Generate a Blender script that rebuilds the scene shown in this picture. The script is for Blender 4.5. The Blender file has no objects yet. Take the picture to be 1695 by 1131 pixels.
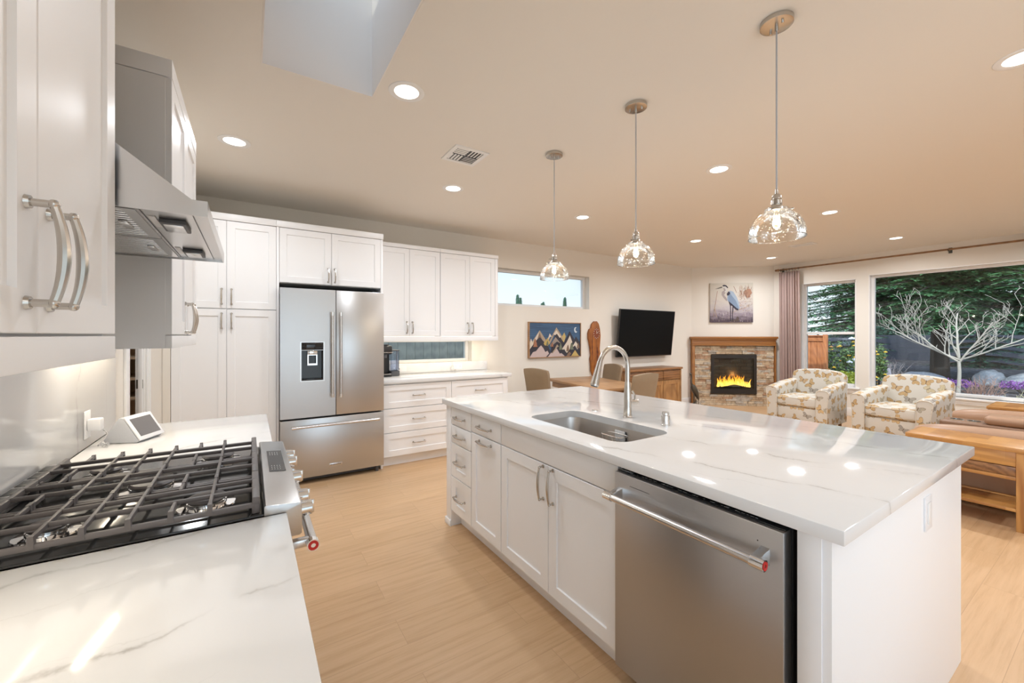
import bpy, bmesh, math, random
from mathutils import Matrix, Vector
PI = math.pi
random.seed(7)
SC = bpy.context.scene
COL = SC.collection

# ---------------------------------------------------------------- camera, sky, sun, exposure
cam_d = bpy.data.cameras.new('camera')
cam = bpy.data.objects.new('camera', cam_d)
COL.objects.link(cam)
SC.camera = cam
cam.location = (0.0, 0.0, 1.387)
cam.rotation_euler = (PI/2, 0, -0.571)
cam_d.sensor_width = 36.0
cam_d.lens = 674.0/1695.0*36.0
cam_d.shift_y = -(565.5-555.0)/1695.0
cam_d.clip_start = 0.02
cam_d.clip_end = 400

SC.view_settings.view_transform = 'Standard'
SC.view_settings.look = 'None'
SC.view_settings.gamma = 1.0
SC.view_settings.use_curve_mapping = False
SC.view_settings.exposure = 0.25
SC.cycles.use_denoising = True
SC.cycles.max_bounces = 9
SC.cycles.diffuse_bounces = 5
SC.cycles.glossy_bounces = 5
SC.cycles.transmission_bounces = 6
SC.cycles.transparent_max_bounces = 14
SC.cycles.sample_clamp_indirect = 4.0
SC.cycles.sample_clamp_direct = 0.0
SC.cycles.caustics_reflective = False
SC.cycles.caustics_refractive = False
SC.cycles.blur_glossy = 0.5

FILL_LOBE = 3.7  # strength of the added sky lobe that fills the room
world = bpy.data.worlds.new('sky')
SC.world = world
world.use_nodes = True
wn = world.node_tree.nodes; wl = world.node_tree.links
wn.clear()
w_out = wn.new('ShaderNodeOutputWorld'); w_bg = wn.new('ShaderNodeBackground')
w_tc = wn.new('ShaderNodeTexCoord'); w_sep = wn.new('ShaderNodeSeparateXYZ'); w_rmp = wn.new('ShaderNodeValToRGB')
wl.new(w_tc.outputs['Generated'], w_sep.inputs[0]); wl.new(w_sep.outputs['Z'], w_rmp.inputs[0])
e = w_rmp.color_ramp.elements
e[0].position = 0.0; e[0].color = (1.15, 1.22, 1.30, 1)
e[1].position = 0.75; e[1].color = (0.30, 0.52, 0.92, 1)
m_ = w_rmp.color_ramp.elements.new(0.22); m_.color = (0.78, 0.93, 1.10, 1)
# bright sky lobe out of view, added to send fill light indoors
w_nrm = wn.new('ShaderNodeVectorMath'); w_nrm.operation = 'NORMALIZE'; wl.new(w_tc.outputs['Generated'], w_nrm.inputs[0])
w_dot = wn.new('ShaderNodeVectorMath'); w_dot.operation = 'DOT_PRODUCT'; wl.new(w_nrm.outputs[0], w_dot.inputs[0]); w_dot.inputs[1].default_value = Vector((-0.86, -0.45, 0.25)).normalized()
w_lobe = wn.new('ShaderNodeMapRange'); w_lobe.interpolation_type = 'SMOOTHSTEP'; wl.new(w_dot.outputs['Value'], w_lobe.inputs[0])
w_lobe.inputs[1].default_value = 0.15; w_lobe.inputs[2].default_value = 0.85; w_lobe.inputs[3].default_value = 0.0; w_lobe.inputs[4].default_value = FILL_LOBE
w_fill = wn.new('ShaderNodeVectorMath'); w_fill.operation = 'SCALE'; w_fill.inputs[0].default_value = (0.84, 0.95, 1.16); wl.new(w_lobe.outputs[0], w_fill.inputs['Scale'])
w_add = wn.new('ShaderNodeVectorMath'); w_add.operation = 'ADD'; wl.new(w_rmp.outputs[0], w_add.inputs[0]); wl.new(w_fill.outputs[0], w_add.inputs[1])
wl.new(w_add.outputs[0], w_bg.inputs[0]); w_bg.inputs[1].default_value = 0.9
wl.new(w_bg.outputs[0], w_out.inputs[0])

sun_d = bpy.data.lights.new('sun', 'SUN'); sun = bpy.data.objects.new('sun', sun_d); COL.objects.link(sun)
sun_d.energy = 1.9; sun_d.angle = math.radians(0.6); sun_d.color = (1.0, 0.94, 0.82)
_s = Vector((-1.0, -0.06, 1.05)).normalized()          # towards the sun
sun.rotation_euler = _s.to_track_quat('Z', 'Y').to_euler()
sun.location = (-9, 1, 10)

LAMP_COL = (0.94, 0.98, 1.03)      # warm-white room lamps
DOWN_W = 9.6                      # watts of each recessed downlight
PEND_W = 2.5                       # watts of each pendant bulb
STRIP_W = 2.0                      # under-cabinet strips

# ---------------------------------------------------------------- mesh helpers
def V(*a): return Vector(a)

def box_uv(me):
    uv = me.uv_layers.new(name='UVMap')
    vs = me.vertices
    for p in me.polygons:
        n = p.normal; ax = max(range(3), key=lambda i: abs(n[i]))
        for li in p.loop_indices:
            c = vs[me.loops[li].vertex_index].co
            uv.data[li].uv = (c[1], c[2]) if ax == 0 else ((c[0], c[2]) if ax == 1 else (c[0], c[1]))

class MB:
    """collects shapes and links them as ONE mesh object"""
    def __init__(self): self.bm = bmesh.new()
    def _merge(self, b, M=None, mi=0):
        if M is not None: bmesh.ops.transform(b, matrix=M, verts=b.verts)
        b.verts.index_update()
        vm = [self.bm.verts.new(v.co) for v in b.verts]
        for f in b.faces:
            try:
                nf = self.bm.faces.new([vm[v.index] for v in f.verts]); nf.material_index = mi
            except ValueError: pass
        b.free(); return self
    def box(self, x0, x1, y0, y1, z0, z1, r=0.0, seg=2, M=None, mi=0):
        b = bmesh.new()
        bmesh.ops.create_cube(b, size=1.0)
        bmesh.ops.transform(b, matrix=Matrix.Translation(((x0+x1)/2, (y0+y1)/2, (z0+z1)/2)) @ Matrix.Diagonal((abs(x1-x0), abs(y1-y0), abs(z1-z0), 1)), verts=b.verts)
        if r > 0:
            r = min(r, 0.49*min(abs(x1-x0), abs(y1-y0), abs(z1-z0)))
            bmesh.ops.bevel(b, geom=b.edges[:], offset=r, segments=seg, profile=0.5, affect='EDGES')
        return self._merge(b, M, mi)
    def cyl(self, p0, p1, r0, r1=None, n=20, cap=True, mi=0, M=None):
        p0 = Vector(p0); p1 = Vector(p1); r1 = r0 if r1 is None else r1
        b = bmesh.new()
        bmesh.ops.create_cone(b, cap_ends=cap, segments=n, radius1=r0, radius2=r1, depth=(p1-p0).length)
        q = (p1-p0).to_track_quat('Z', 'Y').to_matrix().to_4x4()
        T = Matrix.Translation((p0+p1)/2) @ q
        if M is not None: T = M @ T
        return self._merge(b, T, mi)
    def sph(self, c, r, n=16, sc=(1, 1, 1), mi=0, M=None):
        b = bmesh.new()
        bmesh.ops.create_uvsphere(b, u_segments=n, v_segments=max(6, n//2), radius=r)
        T = Matrix.Translation(c) @ Matrix.Diagonal((*sc, 1))
        if M is not None: T = M @ T
        return self._merge(b, T, mi)
    def tube(self, pts, r, n=10, mi=0, sc2=1.0, closed=False, M=None):
        """sweep a circle along points; r may be a list"""
        pts = [Vector(p) for p in pts]; N = len(pts)
        rr = r if isinstance(r, (list, tuple)) else [r]*N
        b = bmesh.new(); rings = []
        up = None
        for i, p in enumerate(pts):
            if closed: t = pts[(i+1) % N]-pts[i-1]
            else: t = pts[min(i+1, N-1)]-pts[max(i-1, 0)]
            t.normalize()
            if up is None:
                up = Vector((0, 0, 1)) if abs(t.z) < 0.9 else Vector((1, 0, 0))
            a = t.cross(up).normalized(); c = a.cross(t).normalized(); up = c
            rings.append([b.verts.new(p + a*math.cos(2*PI*k/n)*rr[i] + c*math.sin(2*PI*k/n)*rr[i]*sc2) for k in range(n)])
        for i in range(N if closed else N-1):
            A = rings[i]; B = rings[(i+1) % N]
            for k in range(n): b.faces.new((A[k], A[(k+1) % n], B[(k+1) % n], B[k]))
        if not closed:
            b.faces.new(rings[0][::-1]); b.faces.new(rings[-1])
        bmesh.ops.recalc_face_normals(b, faces=b.faces)
        return self._merge(b, M, mi)
    def lathe(self, prof, c=(0, 0, 0), n=32, mi=0, M=None, cap=False):
        b = bmesh.new(); rings = []
        for (r, z) in prof:
            if r < 1e-5: rings.append([b.verts.new((c[0], c[1], c[2]+z))])
            else: rings.append([b.verts.new((c[0]+r*math.cos(2*PI*k/n), c[1]+r*math.sin(2*PI*k/n), c[2]+z)) for k in range(n)])
        for A, B in zip(rings, rings[1:]):
            for k in range(n):
                k2 = (k+1) % n
                if len(A) == 1 and len(B) == 1: continue
                if len(A) == 1: b.faces.new((A[0], B[k2], B[k]))
                elif len(B) == 1: b.faces.new((A[k], A[k2], B[0]))
                else: b.faces.new((A[k], A[k2], B[k2], B[k]))
        bmesh.ops.recalc_face_normals(b, faces=b.faces)
        return self._merge(b, M, mi)
    def prism(self, poly, d0, d1, plane='xz', r=0.0, mi=0, M=None, seg=2):
        """extrude a 2D outline: plane xz -> along y, yz -> along x, xy -> along z"""
        b = bmesh.new()
        def P(u, v, d): return {'xz': (u, d, v), 'yz': (d, u, v), 'xy': (u, v, d)}[plane]
        a = [b.verts.new(P(u, v, d0)) for u, v in poly]; c = [b.verts.new(P(u, v, d1)) for u, v in poly]
        n = len(poly)
        f1 = b.faces.new(a); f2 = b.faces.new(c[::-1])
        for i in range(n): b.faces.new((a[i], c[i], c[(i+1) % n], a[(i+1) % n]))
        bmesh.ops.recalc_face_normals(b, faces=b.faces)
        if r > 0:
            es = list(set(list(f1.edges)+list(f2.edges)))
            bmesh.ops.bevel(b, geom=es, offset=r, segments=seg, profile=0.5, affect='EDGES')
        bmesh.ops.triangulate(b, faces=[f for f in b.faces if len(f.verts) > 4])
        return self._merge(b, M, mi)
    def ring(self, outer, inner, d0, d1, plane='xy', mi=0, M=None):
        """extruded frame between two outlines of the same point count"""
        b = bmesh.new()
        def P(u, v, d): return {'xz': (u, d, v), 'yz': (d, u, v), 'xy': (u, v, d)}[plane]
        o0 = [b.verts.new(P(u, v, d0)) for u, v in outer]; o1 = [b.verts.new(P(u, v, d1)) for u, v in outer]
        i0 = [b.verts.new(P(u, v, d0)) for u, v in inner]; i1 = [b.verts.new(P(u, v, d1)) for u, v in inner]
        n = len(outer)
        for k in range(n):
            j = (k+1) % n
            b.faces.new((o0[k], o0[j], o1[j], o1[k])); b.faces.new((i0[k], i1[k], i1[j], i0[j]))
            b.faces.new((o1[k], o1[j], i1[j], i1[k])); b.faces.new((o0[k], i0[k], i0[j], o0[j]))
        bmesh.ops.recalc_face_normals(b, faces=b.faces)
        return self._merge(b, M, mi)
    def face(self, pts, mi=0):
        f = self.bm.faces.new([self.bm.verts.new(p) for p in pts]); f.material_index = mi; return self
    def panel(self, O, U, Vv, N, w, h, t=0.02, rail=0.058, rec=0.008, mi=0, rail_h=None):
        """shaker front: O = lower corner on the BACK plane, N outwards"""
        O, U, Vv, N = Vector(O), Vector(U), Vector(Vv), Vector(N)
        rh = rail if rail_h is None else rail_h
        b = bmesh.new()
        def q(u, v, n): return b.verts.new(O+U*u+Vv*v+N*n)
        def rect(a, c, n): return [q(a, c, n), q(w-a, c, n), q(w-a, h-c, n), q(a, h-c, n)]
        bev = 0.0015
        B = rect(0, 0, 0); S = rect(0, 0, t-bev); F = rect(bev, bev, t); I = rect(rail, rh, t); R = rect(rail+0.002, rh+0.002, t-rec)
        b.faces.new(B[::-1])
        for A, C in ((B, S), (S, F), (F, I), (I, R)):
            for k in range(4): b.faces.new((A[k], A[(k+1) % 4], C[(k+1) % 4], C[k]))
        b.faces.new(R)
        bmesh.ops.recalc_face_normals(b, faces=b.faces)
        return self._merge(b, None, mi)
    def build(self, name, mat, parent=None, smooth=35, uv=True, local=False):
        bm = self.bm
        me = bpy.data.meshes.new(name)
        if parent is not None and not local:
            root = parent
            while root.parent is not None: root = root.parent
            bmesh.ops.transform(bm, matrix=root.matrix_basis.inverted(), verts=bm.verts)
        bm.to_mesh(me); bm.free()
        mats = mat if isinstance(mat, (list, tuple)) else [mat]
        for m in mats: me.materials.append(m)
        if smooth:
            me.polygons.foreach_set('use_smooth', [True]*len(me.polygons))
            me.set_sharp_from_angle(angle=math.radians(smooth))
        if uv: box_uv(me)
        o = bpy.data.objects.new(name, me); COL.objects.link(o)
        if parent is not None: o.parent = parent
        return o

def tag(o, label=None, cat=None, group=None, kind=None):
    if label: o['label'] = label
    if cat: o['category'] = cat
    if group: o['group'] = group
    if kind: o['kind'] = kind
    return o
def struct(mb, name, mat, **k): return tag(mb.build(name, mat, **k), kind='structure')
def thing(name, label, cat, loc=(0, 0, 0), rz=0.0, group=None):
    o = bpy.data.objects.new(name, None); COL.objects.link(o)
    o.empty_display_size = 0.1
    o.location = loc; o.rotation_euler = (0, 0, rz)
    o.matrix_basis = Matrix.Translation(loc) @ Matrix.Rotation(rz, 4, 'Z')
    return tag(o, label, cat, group)
def centred(o):
    """move a top-level mesh object's origin to its base centre"""
    me = o.data; xs = [v.co for v in me.vertices]
    c = Vector(((min(v.x for v in xs)+max(v.x for v in xs))/2, (min(v.y for v in xs)+max(v.y for v in xs))/2, min(v.z for v in xs)))
    me.transform(Matrix.Translation(-c)); o.location = c
    return o
def dup(o, loc=None, rz=None, label=None, parent=None):
    c = o.copy(); COL.objects.link(c)
    if parent is not None: c.parent = parent
    if loc is not None: c.location = loc
    if rz is not None: c.rotation_euler = (0, 0, rz)
    if label: c['label'] = label
    for ch in list(o.children): dup(ch, parent=c)
    return c

def pull(mb, O, D, N, L=0.128, r=0.0055, rise=0.032):
    """arched bar pull on two rosettes; O centre, D along, N outwards"""
    O, D, N = Vector(O), Vector(D).normalized(), Vector(N).normalized()
    for s in (-1, 1):
        f = O+D*s*L/2
        mb.cyl(f, f+N*0.005, 0.0095, 0.0085, n=16)
        mb.cyl(f+N*0.005, f+N*(rise-0.006), 0.0052, n=12)
        mb.sph(f+N*(rise-0.006), 0.0068, n=12)
    pts = []
    for k in range(13):
        u = -1+2*k/12.0
        pts.append(O+D*(u*L/2)+N*(rise-0.006+0.010*(1-u*u)))
    mb.tube(pts, [r*(0.95+0.35*math.exp(-((abs(-1+2*k/12.0)-0.0)*1.6)**2)) for k in range(13)], n=10)
    return mb
def text_mesh(txt, size, M, name, mat, parent, ext=0.0004, sx=1.0):
    cu = bpy.data.curves.new(name, 'FONT'); cu.body = txt; cu.size = size; cu.extrude = ext
    cu.align_x = 'CENTER'; cu.align_y = 'CENTER'; cu.resolution_u = 2
    o = bpy.data.objects.new(name, cu); COL.objects.link(o)
    bpy.context.view_layer.update()
    me = bpy.data.meshes.new_from_object(o.evaluated_get(bpy.context.evaluated_depsgraph_get()))
    bpy.data.objects.remove(o); bpy.data.curves.remove(cu)
    me.transform(Matrix.Diagonal((sx, 1, 1, 1)))
    if parent is not None:
        root = parent
        while root.parent is not None: root = root.parent
        M = root.matrix_basis.inverted() @ M
    me.transform(M); me.name = name
    me.materials.clear(); me.materials.append(mat)
    ob = bpy.data.objects.new(name, me); COL.objects.link(ob); ob.parent = parent
    return ob
# ---------------------------------------------------------------- materials
class NT:
    def __init__(s, name):
        s.m = bpy.data.materials.new(name); s.m.use_nodes = True
        s.t = s.m.node_tree; s.t.nodes.clear()
        s.out = s.t.nodes.new('ShaderNodeOutputMaterial')
    def n(s, typ, ins=None, **kw):
        nd = s.t.nodes.new('ShaderNode'+typ)
        for k, v in kw.items(): setattr(nd, k, v)
        for k, v in (ins or {}).items(): s.set(nd, k, v)
        return nd
    def set(s, nd, k, v):
        sock = nd.inputs[k]
        if isinstance(v, bpy.types.NodeSocket): s.t.links.new(v, sock)
        elif isinstance(v, bpy.types.Node): s.t.links.new(v.outputs[0], sock)
        else:
            if isinstance(v, (tuple, list)) and len(v) == 3 and sock.type == 'RGBA': v = (*v, 1)
            sock.default_value = v
    def math(s, op, a, b=None, c=None, clamp=False):
        nd = s.t.nodes.new('ShaderNodeMath'); nd.operation = op; nd.use_clamp = clamp
        for i, v in enumerate((a, b, c)):
            if v is not None: s.set(nd, i, v)
        return nd.outputs[0]
    def vmath(s, op, a, b=None, out=0, scale=None):
        nd = s.t.nodes.new('ShaderNodeVectorMath'); nd.operation = op
        s.set(nd, 0, a)
        if b is not None: s.set(nd, 1, b)
        if scale is not None: s.set(nd, 'Scale', scale)
        return nd.outputs[out]
    def mix(s, f, a, b):
        nd = s.n('Mix', data_type='RGBA'); s.set(nd, 0, f); s.set(nd, 6, a); s.set(nd, 7, b); return nd.outputs[2]
    def ramp(s, f, stops, interp='LINEAR'):
        nd = s.n('ValToRGB'); nd.color_ramp.interpolation = interp
        el = nd.color_ramp.elements
        while len(el) < len(stops): el.new(0.5)
        for e_, (p, c) in zip(el, stops): e_.position = p; e_.color = (*c, 1)
        s.set(nd, 0, f); return nd.outputs[0]
    def noise(s, vec, scale, detail=2, rough=0.5, out=0):
        nd = s.n('TexNoise', {'Scale': scale, 'Detail': detail, 'Roughness': rough})
        if vec is not None: s.set(nd, 'Vector', vec)
        return nd.outputs[out]
    def bump(s, h, strength=0.2, dist=0.01):
        return s.n('Bump', {'Height': h, 'Strength': strength, 'Distance': dist}).outputs[0]
    def coord(s, which='Object', scale=None, rot=None, loc=None):
        o = s.n('TexCoord').outputs[which]
        if scale or rot or loc:
            mp = s.n('Mapping'); s.set(mp, 0, o)
            if loc: mp.inputs['Location'].default_value = loc
            if rot: mp.inputs['Rotation'].default_value = rot
            if scale: mp.inputs['Scale'].default_value = scale
            o = mp.outputs[0]
        return o
    def pbr(s, **k):
        p = s.n('BsdfPrincipled')
        for kk, v in k.items(): s.set(p, kk.replace('_', ' '), v)
        s.t.links.new(p.outputs[0], s.out.inputs[0]); s.p = p
        return s.m

def simple(name, col, rough=0.5, metal=0.0, **k):
    return NT(name).pbr(Base_Color=col, Roughness=rough, Metallic=metal, **k)

def paint(name, col, rough=0.6, bump=0.03, scale=220):
    n = NT(name); c = n.coord()
    h = n.noise(c, scale, 2)
    return n.pbr(Base_Color=col, Roughness=rough, Normal=n.bump(h, bump, 0.002))

def quartz(name, rz, period=0.42, seed=0.0, tilt=0.0):
    n = NT(name)
    c = n.n('NewGeometry').outputs['Position']
    mp = n.n('Mapping'); n.set(mp, 0, c); mp.inputs['Rotation'].default_value = (0, tilt, rz); mp.inputs['Location'].default_value = (seed, seed*0.37, 0)
    v = mp.outputs[0]
    d1 = n.math('MULTIPLY', n.math('SUBTRACT', n.noise(v, 1.7, 3, 0.55), 0.5), 0.36)
    d2 = n.math('MULTIPLY', n.math('SUBTRACT', n.noise(v, 9, 5, 0.68), 0.5), 0.075)
    sx = n.n('SeparateXYZ', {0: v}).outputs['X']
    x = n.math('ADD', n.math('ADD', sx, d1), d2)
    def vein(per, w, off, thr):
        u = n.math('PINGPONG', n.math('ADD', x, off), per/2)
        m = n.math('SUBTRACT', 1.0, n.math('DIVIDE', u, w), clamp=True)
        br = n.math('MULTIPLY', n.math('SUBTRACT', n.noise(n.vmath('SCALE', v, scale=1.0), 5.0, 3, 0.6), thr), 5.0, clamp=True)
        fine = n.math('ADD', 0.45, n.noise(v, 60, 2))
        return n.math('MULTIPLY', n.math('MULTIPLY', n.math('POWER', m, 1.6), br), fine)
    a = vein(period, 0.011, 0.03, 0.43)
    b = vein(period*0.61, 0.004, 0.11, 0.50)
    h = n.math('MULTIPLY', vein(period, 0.045, 0.03, 0.42), 0.16)
    tot = n.math('ADD', n.math('ADD', n.math('MULTIPLY', a, 0.66), n.math('MULTIPLY', b, 0.30)), h, clamp=True)
    cloud = n.noise(v, 3.0, 3)
    base = n.mix(cloud, (0.78, 0.78, 0.775), (0.735, 0.735, 0.735))
    col = n.mix(tot, base, (0.36, 0.34, 0.32))
    return n.pbr(Base_Color=col, Roughness=0.07, Specular_IOR_Level=0.5)

def steel(name, axis='x', col=(0.54, 0.535, 0.53), rough=0.31, bump=0.045):
    n = NT(name)
    sc = {'x': (1.2, 180, 180), 'y': (180, 1.2, 180), 'z': (180, 180, 1.2)}[axis]
    c = n.coord(scale=sc)
    h = n.noise(c, 1.0, 3, 0.6)
    r = rough
    return n.pbr(Base_Color=col, Metallic=1.0, Roughness=r, Normal=n.bump(h, bump, 0.004))

def wood(name, c1, c2, axis='x', s=1.0, rough=0.42, c3=None, plank=None, wave=0.22):
    n = NT(name)
    sc = {'x': (1.6, 22, 22), 'y': (22, 1.6, 22), 'z': (22, 22, 1.6)}[axis]
    c = n.coord(scale=tuple(k*s for k in sc))
    g = n.noise(c, 1.0, 4, 0.62)
    sc2 = {'x': (1.2, 5, 5), 'y': (5, 1.2, 5), 'z': (5, 5, 1.2)}[axis]
    cc = n.coord(scale=tuple(k*s for k in sc2))
    big = n.noise(cc, 1.0, 2)
    wav = n.n('TexWave', {'Scale': 2.2, 'Distortion': 6.0, 'Detail': 3.0, 'Detail Scale': 1.2, 'Vector': cc}, wave_type='RINGS').outputs['Fac']
    f = n.math('ADD', n.math('MULTIPLY', g, 0.55), n.math('ADD', n.math('MULTIPLY', big, 0.4), n.math('MULTIPLY', wav, wave)))
    col = n.ramp(f, [(0.32, c2), (0.72, c1)])
    if plank:
        b = n.n('TexBrick', {'Scale': 1.0, 'Mortar Size': 0.0008, 'Color1': (0, 0, 0, 1), 'Color2': (1, 1, 1, 1), 'Mortar': (0.3, 0.3, 0.3, 1),
                             'Brick Width': plank[0], 'Row Height': plank[1], 'Vector': n.coord('UV')}, offset=0.43)
        t = n.ramp(b.outputs['Color'], [(0.0, c2), (0.45, c1), (1.0, c3 or c1)])
        nd = n.n('Mix', data_type='RGBA', blend_type='MIX'); n.set(nd, 0, 0.45); n.set(nd, 6, col); n.set(nd, 7, t); col = nd.outputs[2]
    return n.pbr(Base_Color=col, Roughness=rough, Normal=n.bump(g, 0.08, 0.002))

def floor_mat():
    n = NT('oak plank floor')
    uv = n.coord('UV', loc=(0.3, 0.06, 0))
    b = n.n('TexBrick', {'Scale': 1.0, 'Mortar Size': 0.0011, 'Mortar Smooth': 0.1, 'Color1': (0, 0, 0, 1), 'Color2': (1, 1, 1, 1), 'Mortar': (0.5, 0.5, 0.5, 1),
                         'Brick Width': 1.42, 'Row Height': 0.185, 'Vector': uv}, offset=0.37, offset_frequency=2)
    pid = b.outputs['Color']
    shift = n.vmath('MULTIPLY', pid, (7.0, 3.0, 5.0))
    g0 = n.vmath('ADD', n.coord('UV'), shift)
    g1 = n.n('Mapping', {0: g0}); g1.inputs['Scale'].default_value = (1.5, 26, 1)
    g = n.noise(g1.outputs[0], 1.6, 5, 0.65)
    g2 = n.n('Mapping', {0: g0}); g2.inputs['Scale'].default_value = (1.0, 6.5, 1)
    wv = n.n('TexWave', {'Scale': 1.1, 'Distortion': 7.0, 'Detail': 3.0, 'Detail Scale': 1.0, 'Vector': g2.outputs[0]}, wave_type='RINGS').outputs['Fac']
    f = n.math('ADD', n.math('MULTIPLY', g, 0.85), n.math('MULTIPLY', wv, 0.06))
    col = n.ramp(f, [(0.22, (0.50, 0.305, 0.155)), (0.46, (0.61, 0.395, 0.220)), (0.75, (0.67, 0.445, 0.262))])
    tint = n.ramp(pid, [(0.0, (0.93, 0.92, 0.90)), (1.0, (1.0, 1.0, 1.0))])
    mx = n.n('Mix', data_type='RGBA', blend_type='MULTIPLY'); n.set(mx, 0, 1.0); n.set(mx, 6, col); n.set(mx, 7, tint)
    seam = n.mix(n.math('MULTIPLY', b.outputs['Fac'], 0.55), mx.outputs[2], (0.36, 0.21, 0.11))
    hh = n.math('SUBTRACT', g, n.math('MULTIPLY', b.outputs['Fac'], 1.0))
    return n.pbr(Base_Color=seam, Roughness=0.34, Normal=n.bump(hh, 0.08, 0.002))

def butterfly(name):
    n = NT(name)
    uv = n.coord('UV')
    v = n.n('TexVoronoi', {'Scale': 6.6, 'Randomness': 0.55, 'Vector': uv}, voronoi_dimensions='2D', feature='F1')
    cellc = v.outputs['Color']; pos = v.outputs['Position']
    su = n.vmath('SCALE', uv, scale=8.6) if False else uv
    d = n.vmath('SUBTRACT', uv, pos)
    rnd = n.n('SeparateXYZ', {0: cellc})
    ang = n.math('MULTIPLY', n.math('SUBTRACT', rnd.outputs['X'], 0.5), 2.4)
    rot = n.n('VectorRotate', {'Vector': d, 'Angle': ang}, rotation_type='Z_AXIS')
    s = n.n('SeparateXYZ', {0: rot.outputs[0]})
    K = n.math('ADD', 10.2, n.math('MULTIPLY', rnd.outputs['Z'], 4.5))
    x = n.math('MULTIPLY', n.math('ABSOLUTE', s.outputs['X']), K)
    y = n.math('MULTIPLY', s.outputs['Y'], K)
    def ell(cx, cy, rx, ry, a):
        ca, sa = math.cos(a), math.sin(a)
        dx = n.math('SUBTRACT', x, cx); dy = n.math('SUBTRACT', y, cy)
        u = n.math('ADD', n.math('MULTIPLY', dx, ca/rx), n.math('MULTIPLY', dy, sa/rx))
        w = n.math('ADD', n.math('MULTIPLY', dx, -sa/ry), n.math('MULTIPLY', dy, ca/ry))
        return n.math('SQRT', n.math('ADD', n.math('MULTIPLY', u, u), n.math('MULTIPLY', w, w)))
    e1 = ell(0.44, 0.20, 0.52, 0.27, 0.50)
    e2 = ell(0.28, -0.20, 0.34, 0.25, -0.75)
    e3 = ell(0.0, 0.02, 0.045, 0.36, 0.0)
    m12 = n.math('MINIMUM', e1, e2)
    dist = n.math('MINIMUM', m12, e3)
    mask = n.math('MULTIPLY', n.math('SUBTRACT', 1.0, dist), 14.0, clamp=True)
    edge = n.math('MULTIPLY', n.math('SUBTRACT', m12, 0.80), 9.0, clamp=True)
    vein = n.math('GREATER_THAN', n.noise(n.vmath('SCALE', uv, scale=1.0), 95, 3, 0.7), 0.56)
    dark = n.math('MAXIMUM', n.math('MULTIPLY', edge, 0.75), n.math('MULTIPLY', vein, 0.38))
    dark = n.math('MAXIMUM', dark, n.math('LESS_THAN', e3, 1.0))
    wing = n.ramp(rnd.outputs['Y'], [(0.0, (0.40, 0.24, 0.085)), (0.30, (0.52, 0.34, 0.15)), (0.50, (0.30, 0.30, 0.27)), (0.64, (0.40, 0.25, 0.12)), (0.80, (0.20, 0.21, 0.23)), (0.92, (0.45, 0.40, 0.27))], 'CONSTANT')
    wing = n.mix(n.noise(uv, 40, 2), wing, n.mix(0.5, wing, (0.8, 0.66, 0.42)))
    wing = n.mix(dark, wing, (0.13, 0.085, 0.055))
    weave = n.noise(uv, 600, 1)
    base = n.mix(weave, (0.54, 0.51, 0.45), (0.62, 0.59, 0.53))
    col = n.mix(mask, base, wing)
    return n.pbr(Base_Color=col, Roughness=0.85, Normal=n.bump(weave, 0.12, 0.001))

def fabric(name, c1, c2, scale=350, rough=0.9):
    n = NT(name); c = n.coord()
    w = n.noise(c, scale, 2); b = n.noise(c, 9, 3)
    col = n.mix(n.math('ADD', n.math('MULTIPLY', w, 0.5), n.math('MULTIPLY', b, 0.5)), c1, c2)
    return n.pbr(Base_Color=col, Roughness=rough, Normal=n.bump(w, 0.25, 0.002))

def glass(name, tint=(1, 1, 1), refl=0.9, seeded=False, f0=0.05):
    n = NT(name)
    tr = n.n('BsdfTransparent', {'Color': tint})
    gl = n.n('BsdfGlossy', {'Color': (1, 1, 1), 'Roughness': 0.02})
    lw = n.n('Fresnel', {'IOR': 1.45})
    fac = n.math('MULTIPLY', lw.outputs[0], refl)
    if seeded:
        c = n.coord()
        vo = n.n('TexVoronoi', {'Scale': 120.0, 'Randomness': 1.0, 'Vector': c})
        size = n.math('MULTIPLY', n.math('SUBTRACT', n.n('SeparateXYZ', {0: vo.outputs['Color']}).outputs['X'], 0.25), 0.60)
        bub = n.math('LESS_THAN', vo.outputs['Distance'], size)
        bmp = n.bump(n.math('SUBTRACT', 1.0, vo.outputs['Distance']), 0.12, 0.003)
        n.set(gl, 'Normal', bmp)
        fac = n.math('ADD', fac, n.math('MULTIPLY', bub, 0.60), clamp=True)
        fac = n.math('ADD', n.math('MULTIPLY', fac, 0.9), 0.03, clamp=True)
        wh = n.n('BsdfTranslucent', {'Color': (0.95, 0.95, 0.93)})
        di = n.n('BsdfDiffuse', {'Color': (0.95, 0.95, 0.93)})
        ad = n.n('MixShader', {0: 0.5, 1: wh.outputs[0], 2: di.outputs[0]})
        g2 = n.n('MixShader', {0: n.math('MULTIPLY', bub, 0.55), 1: gl.outputs[0], 2: ad.outputs[0]})
        mx = n.n('MixShader', {0: fac, 1: tr.outputs[0], 2: g2.outputs[0]})
    else:
        mx = n.n('MixShader', {0: fac, 1: tr.outputs[0], 2: gl.outputs[0]})
    n.t.links.new(mx.outputs[0], n.out.inputs[0])
    return n.m

def emit(name, col, s):
    n = NT(name); em = n.n('Emission', {'Color': col, 'Strength': s}); n.t.links.new(em.outputs[0], n.out.inputs[0]); return n.m

def leafy(name, c1, c2, rough=0.7, scale=3.0):
    n = NT(name); f = n.noise(n.coord(), scale, 3)
    g = n.noise(n.coord(), scale*9, 2)
    col = n.ramp(n.math('ADD', n.math('MULTIPLY', f, 0.6), n.math('MULTIPLY', g, 0.4)), [(0.38, c1), (0.62, c2)])
    return n.pbr(Base_Color=col, Roughness=rough)

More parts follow.
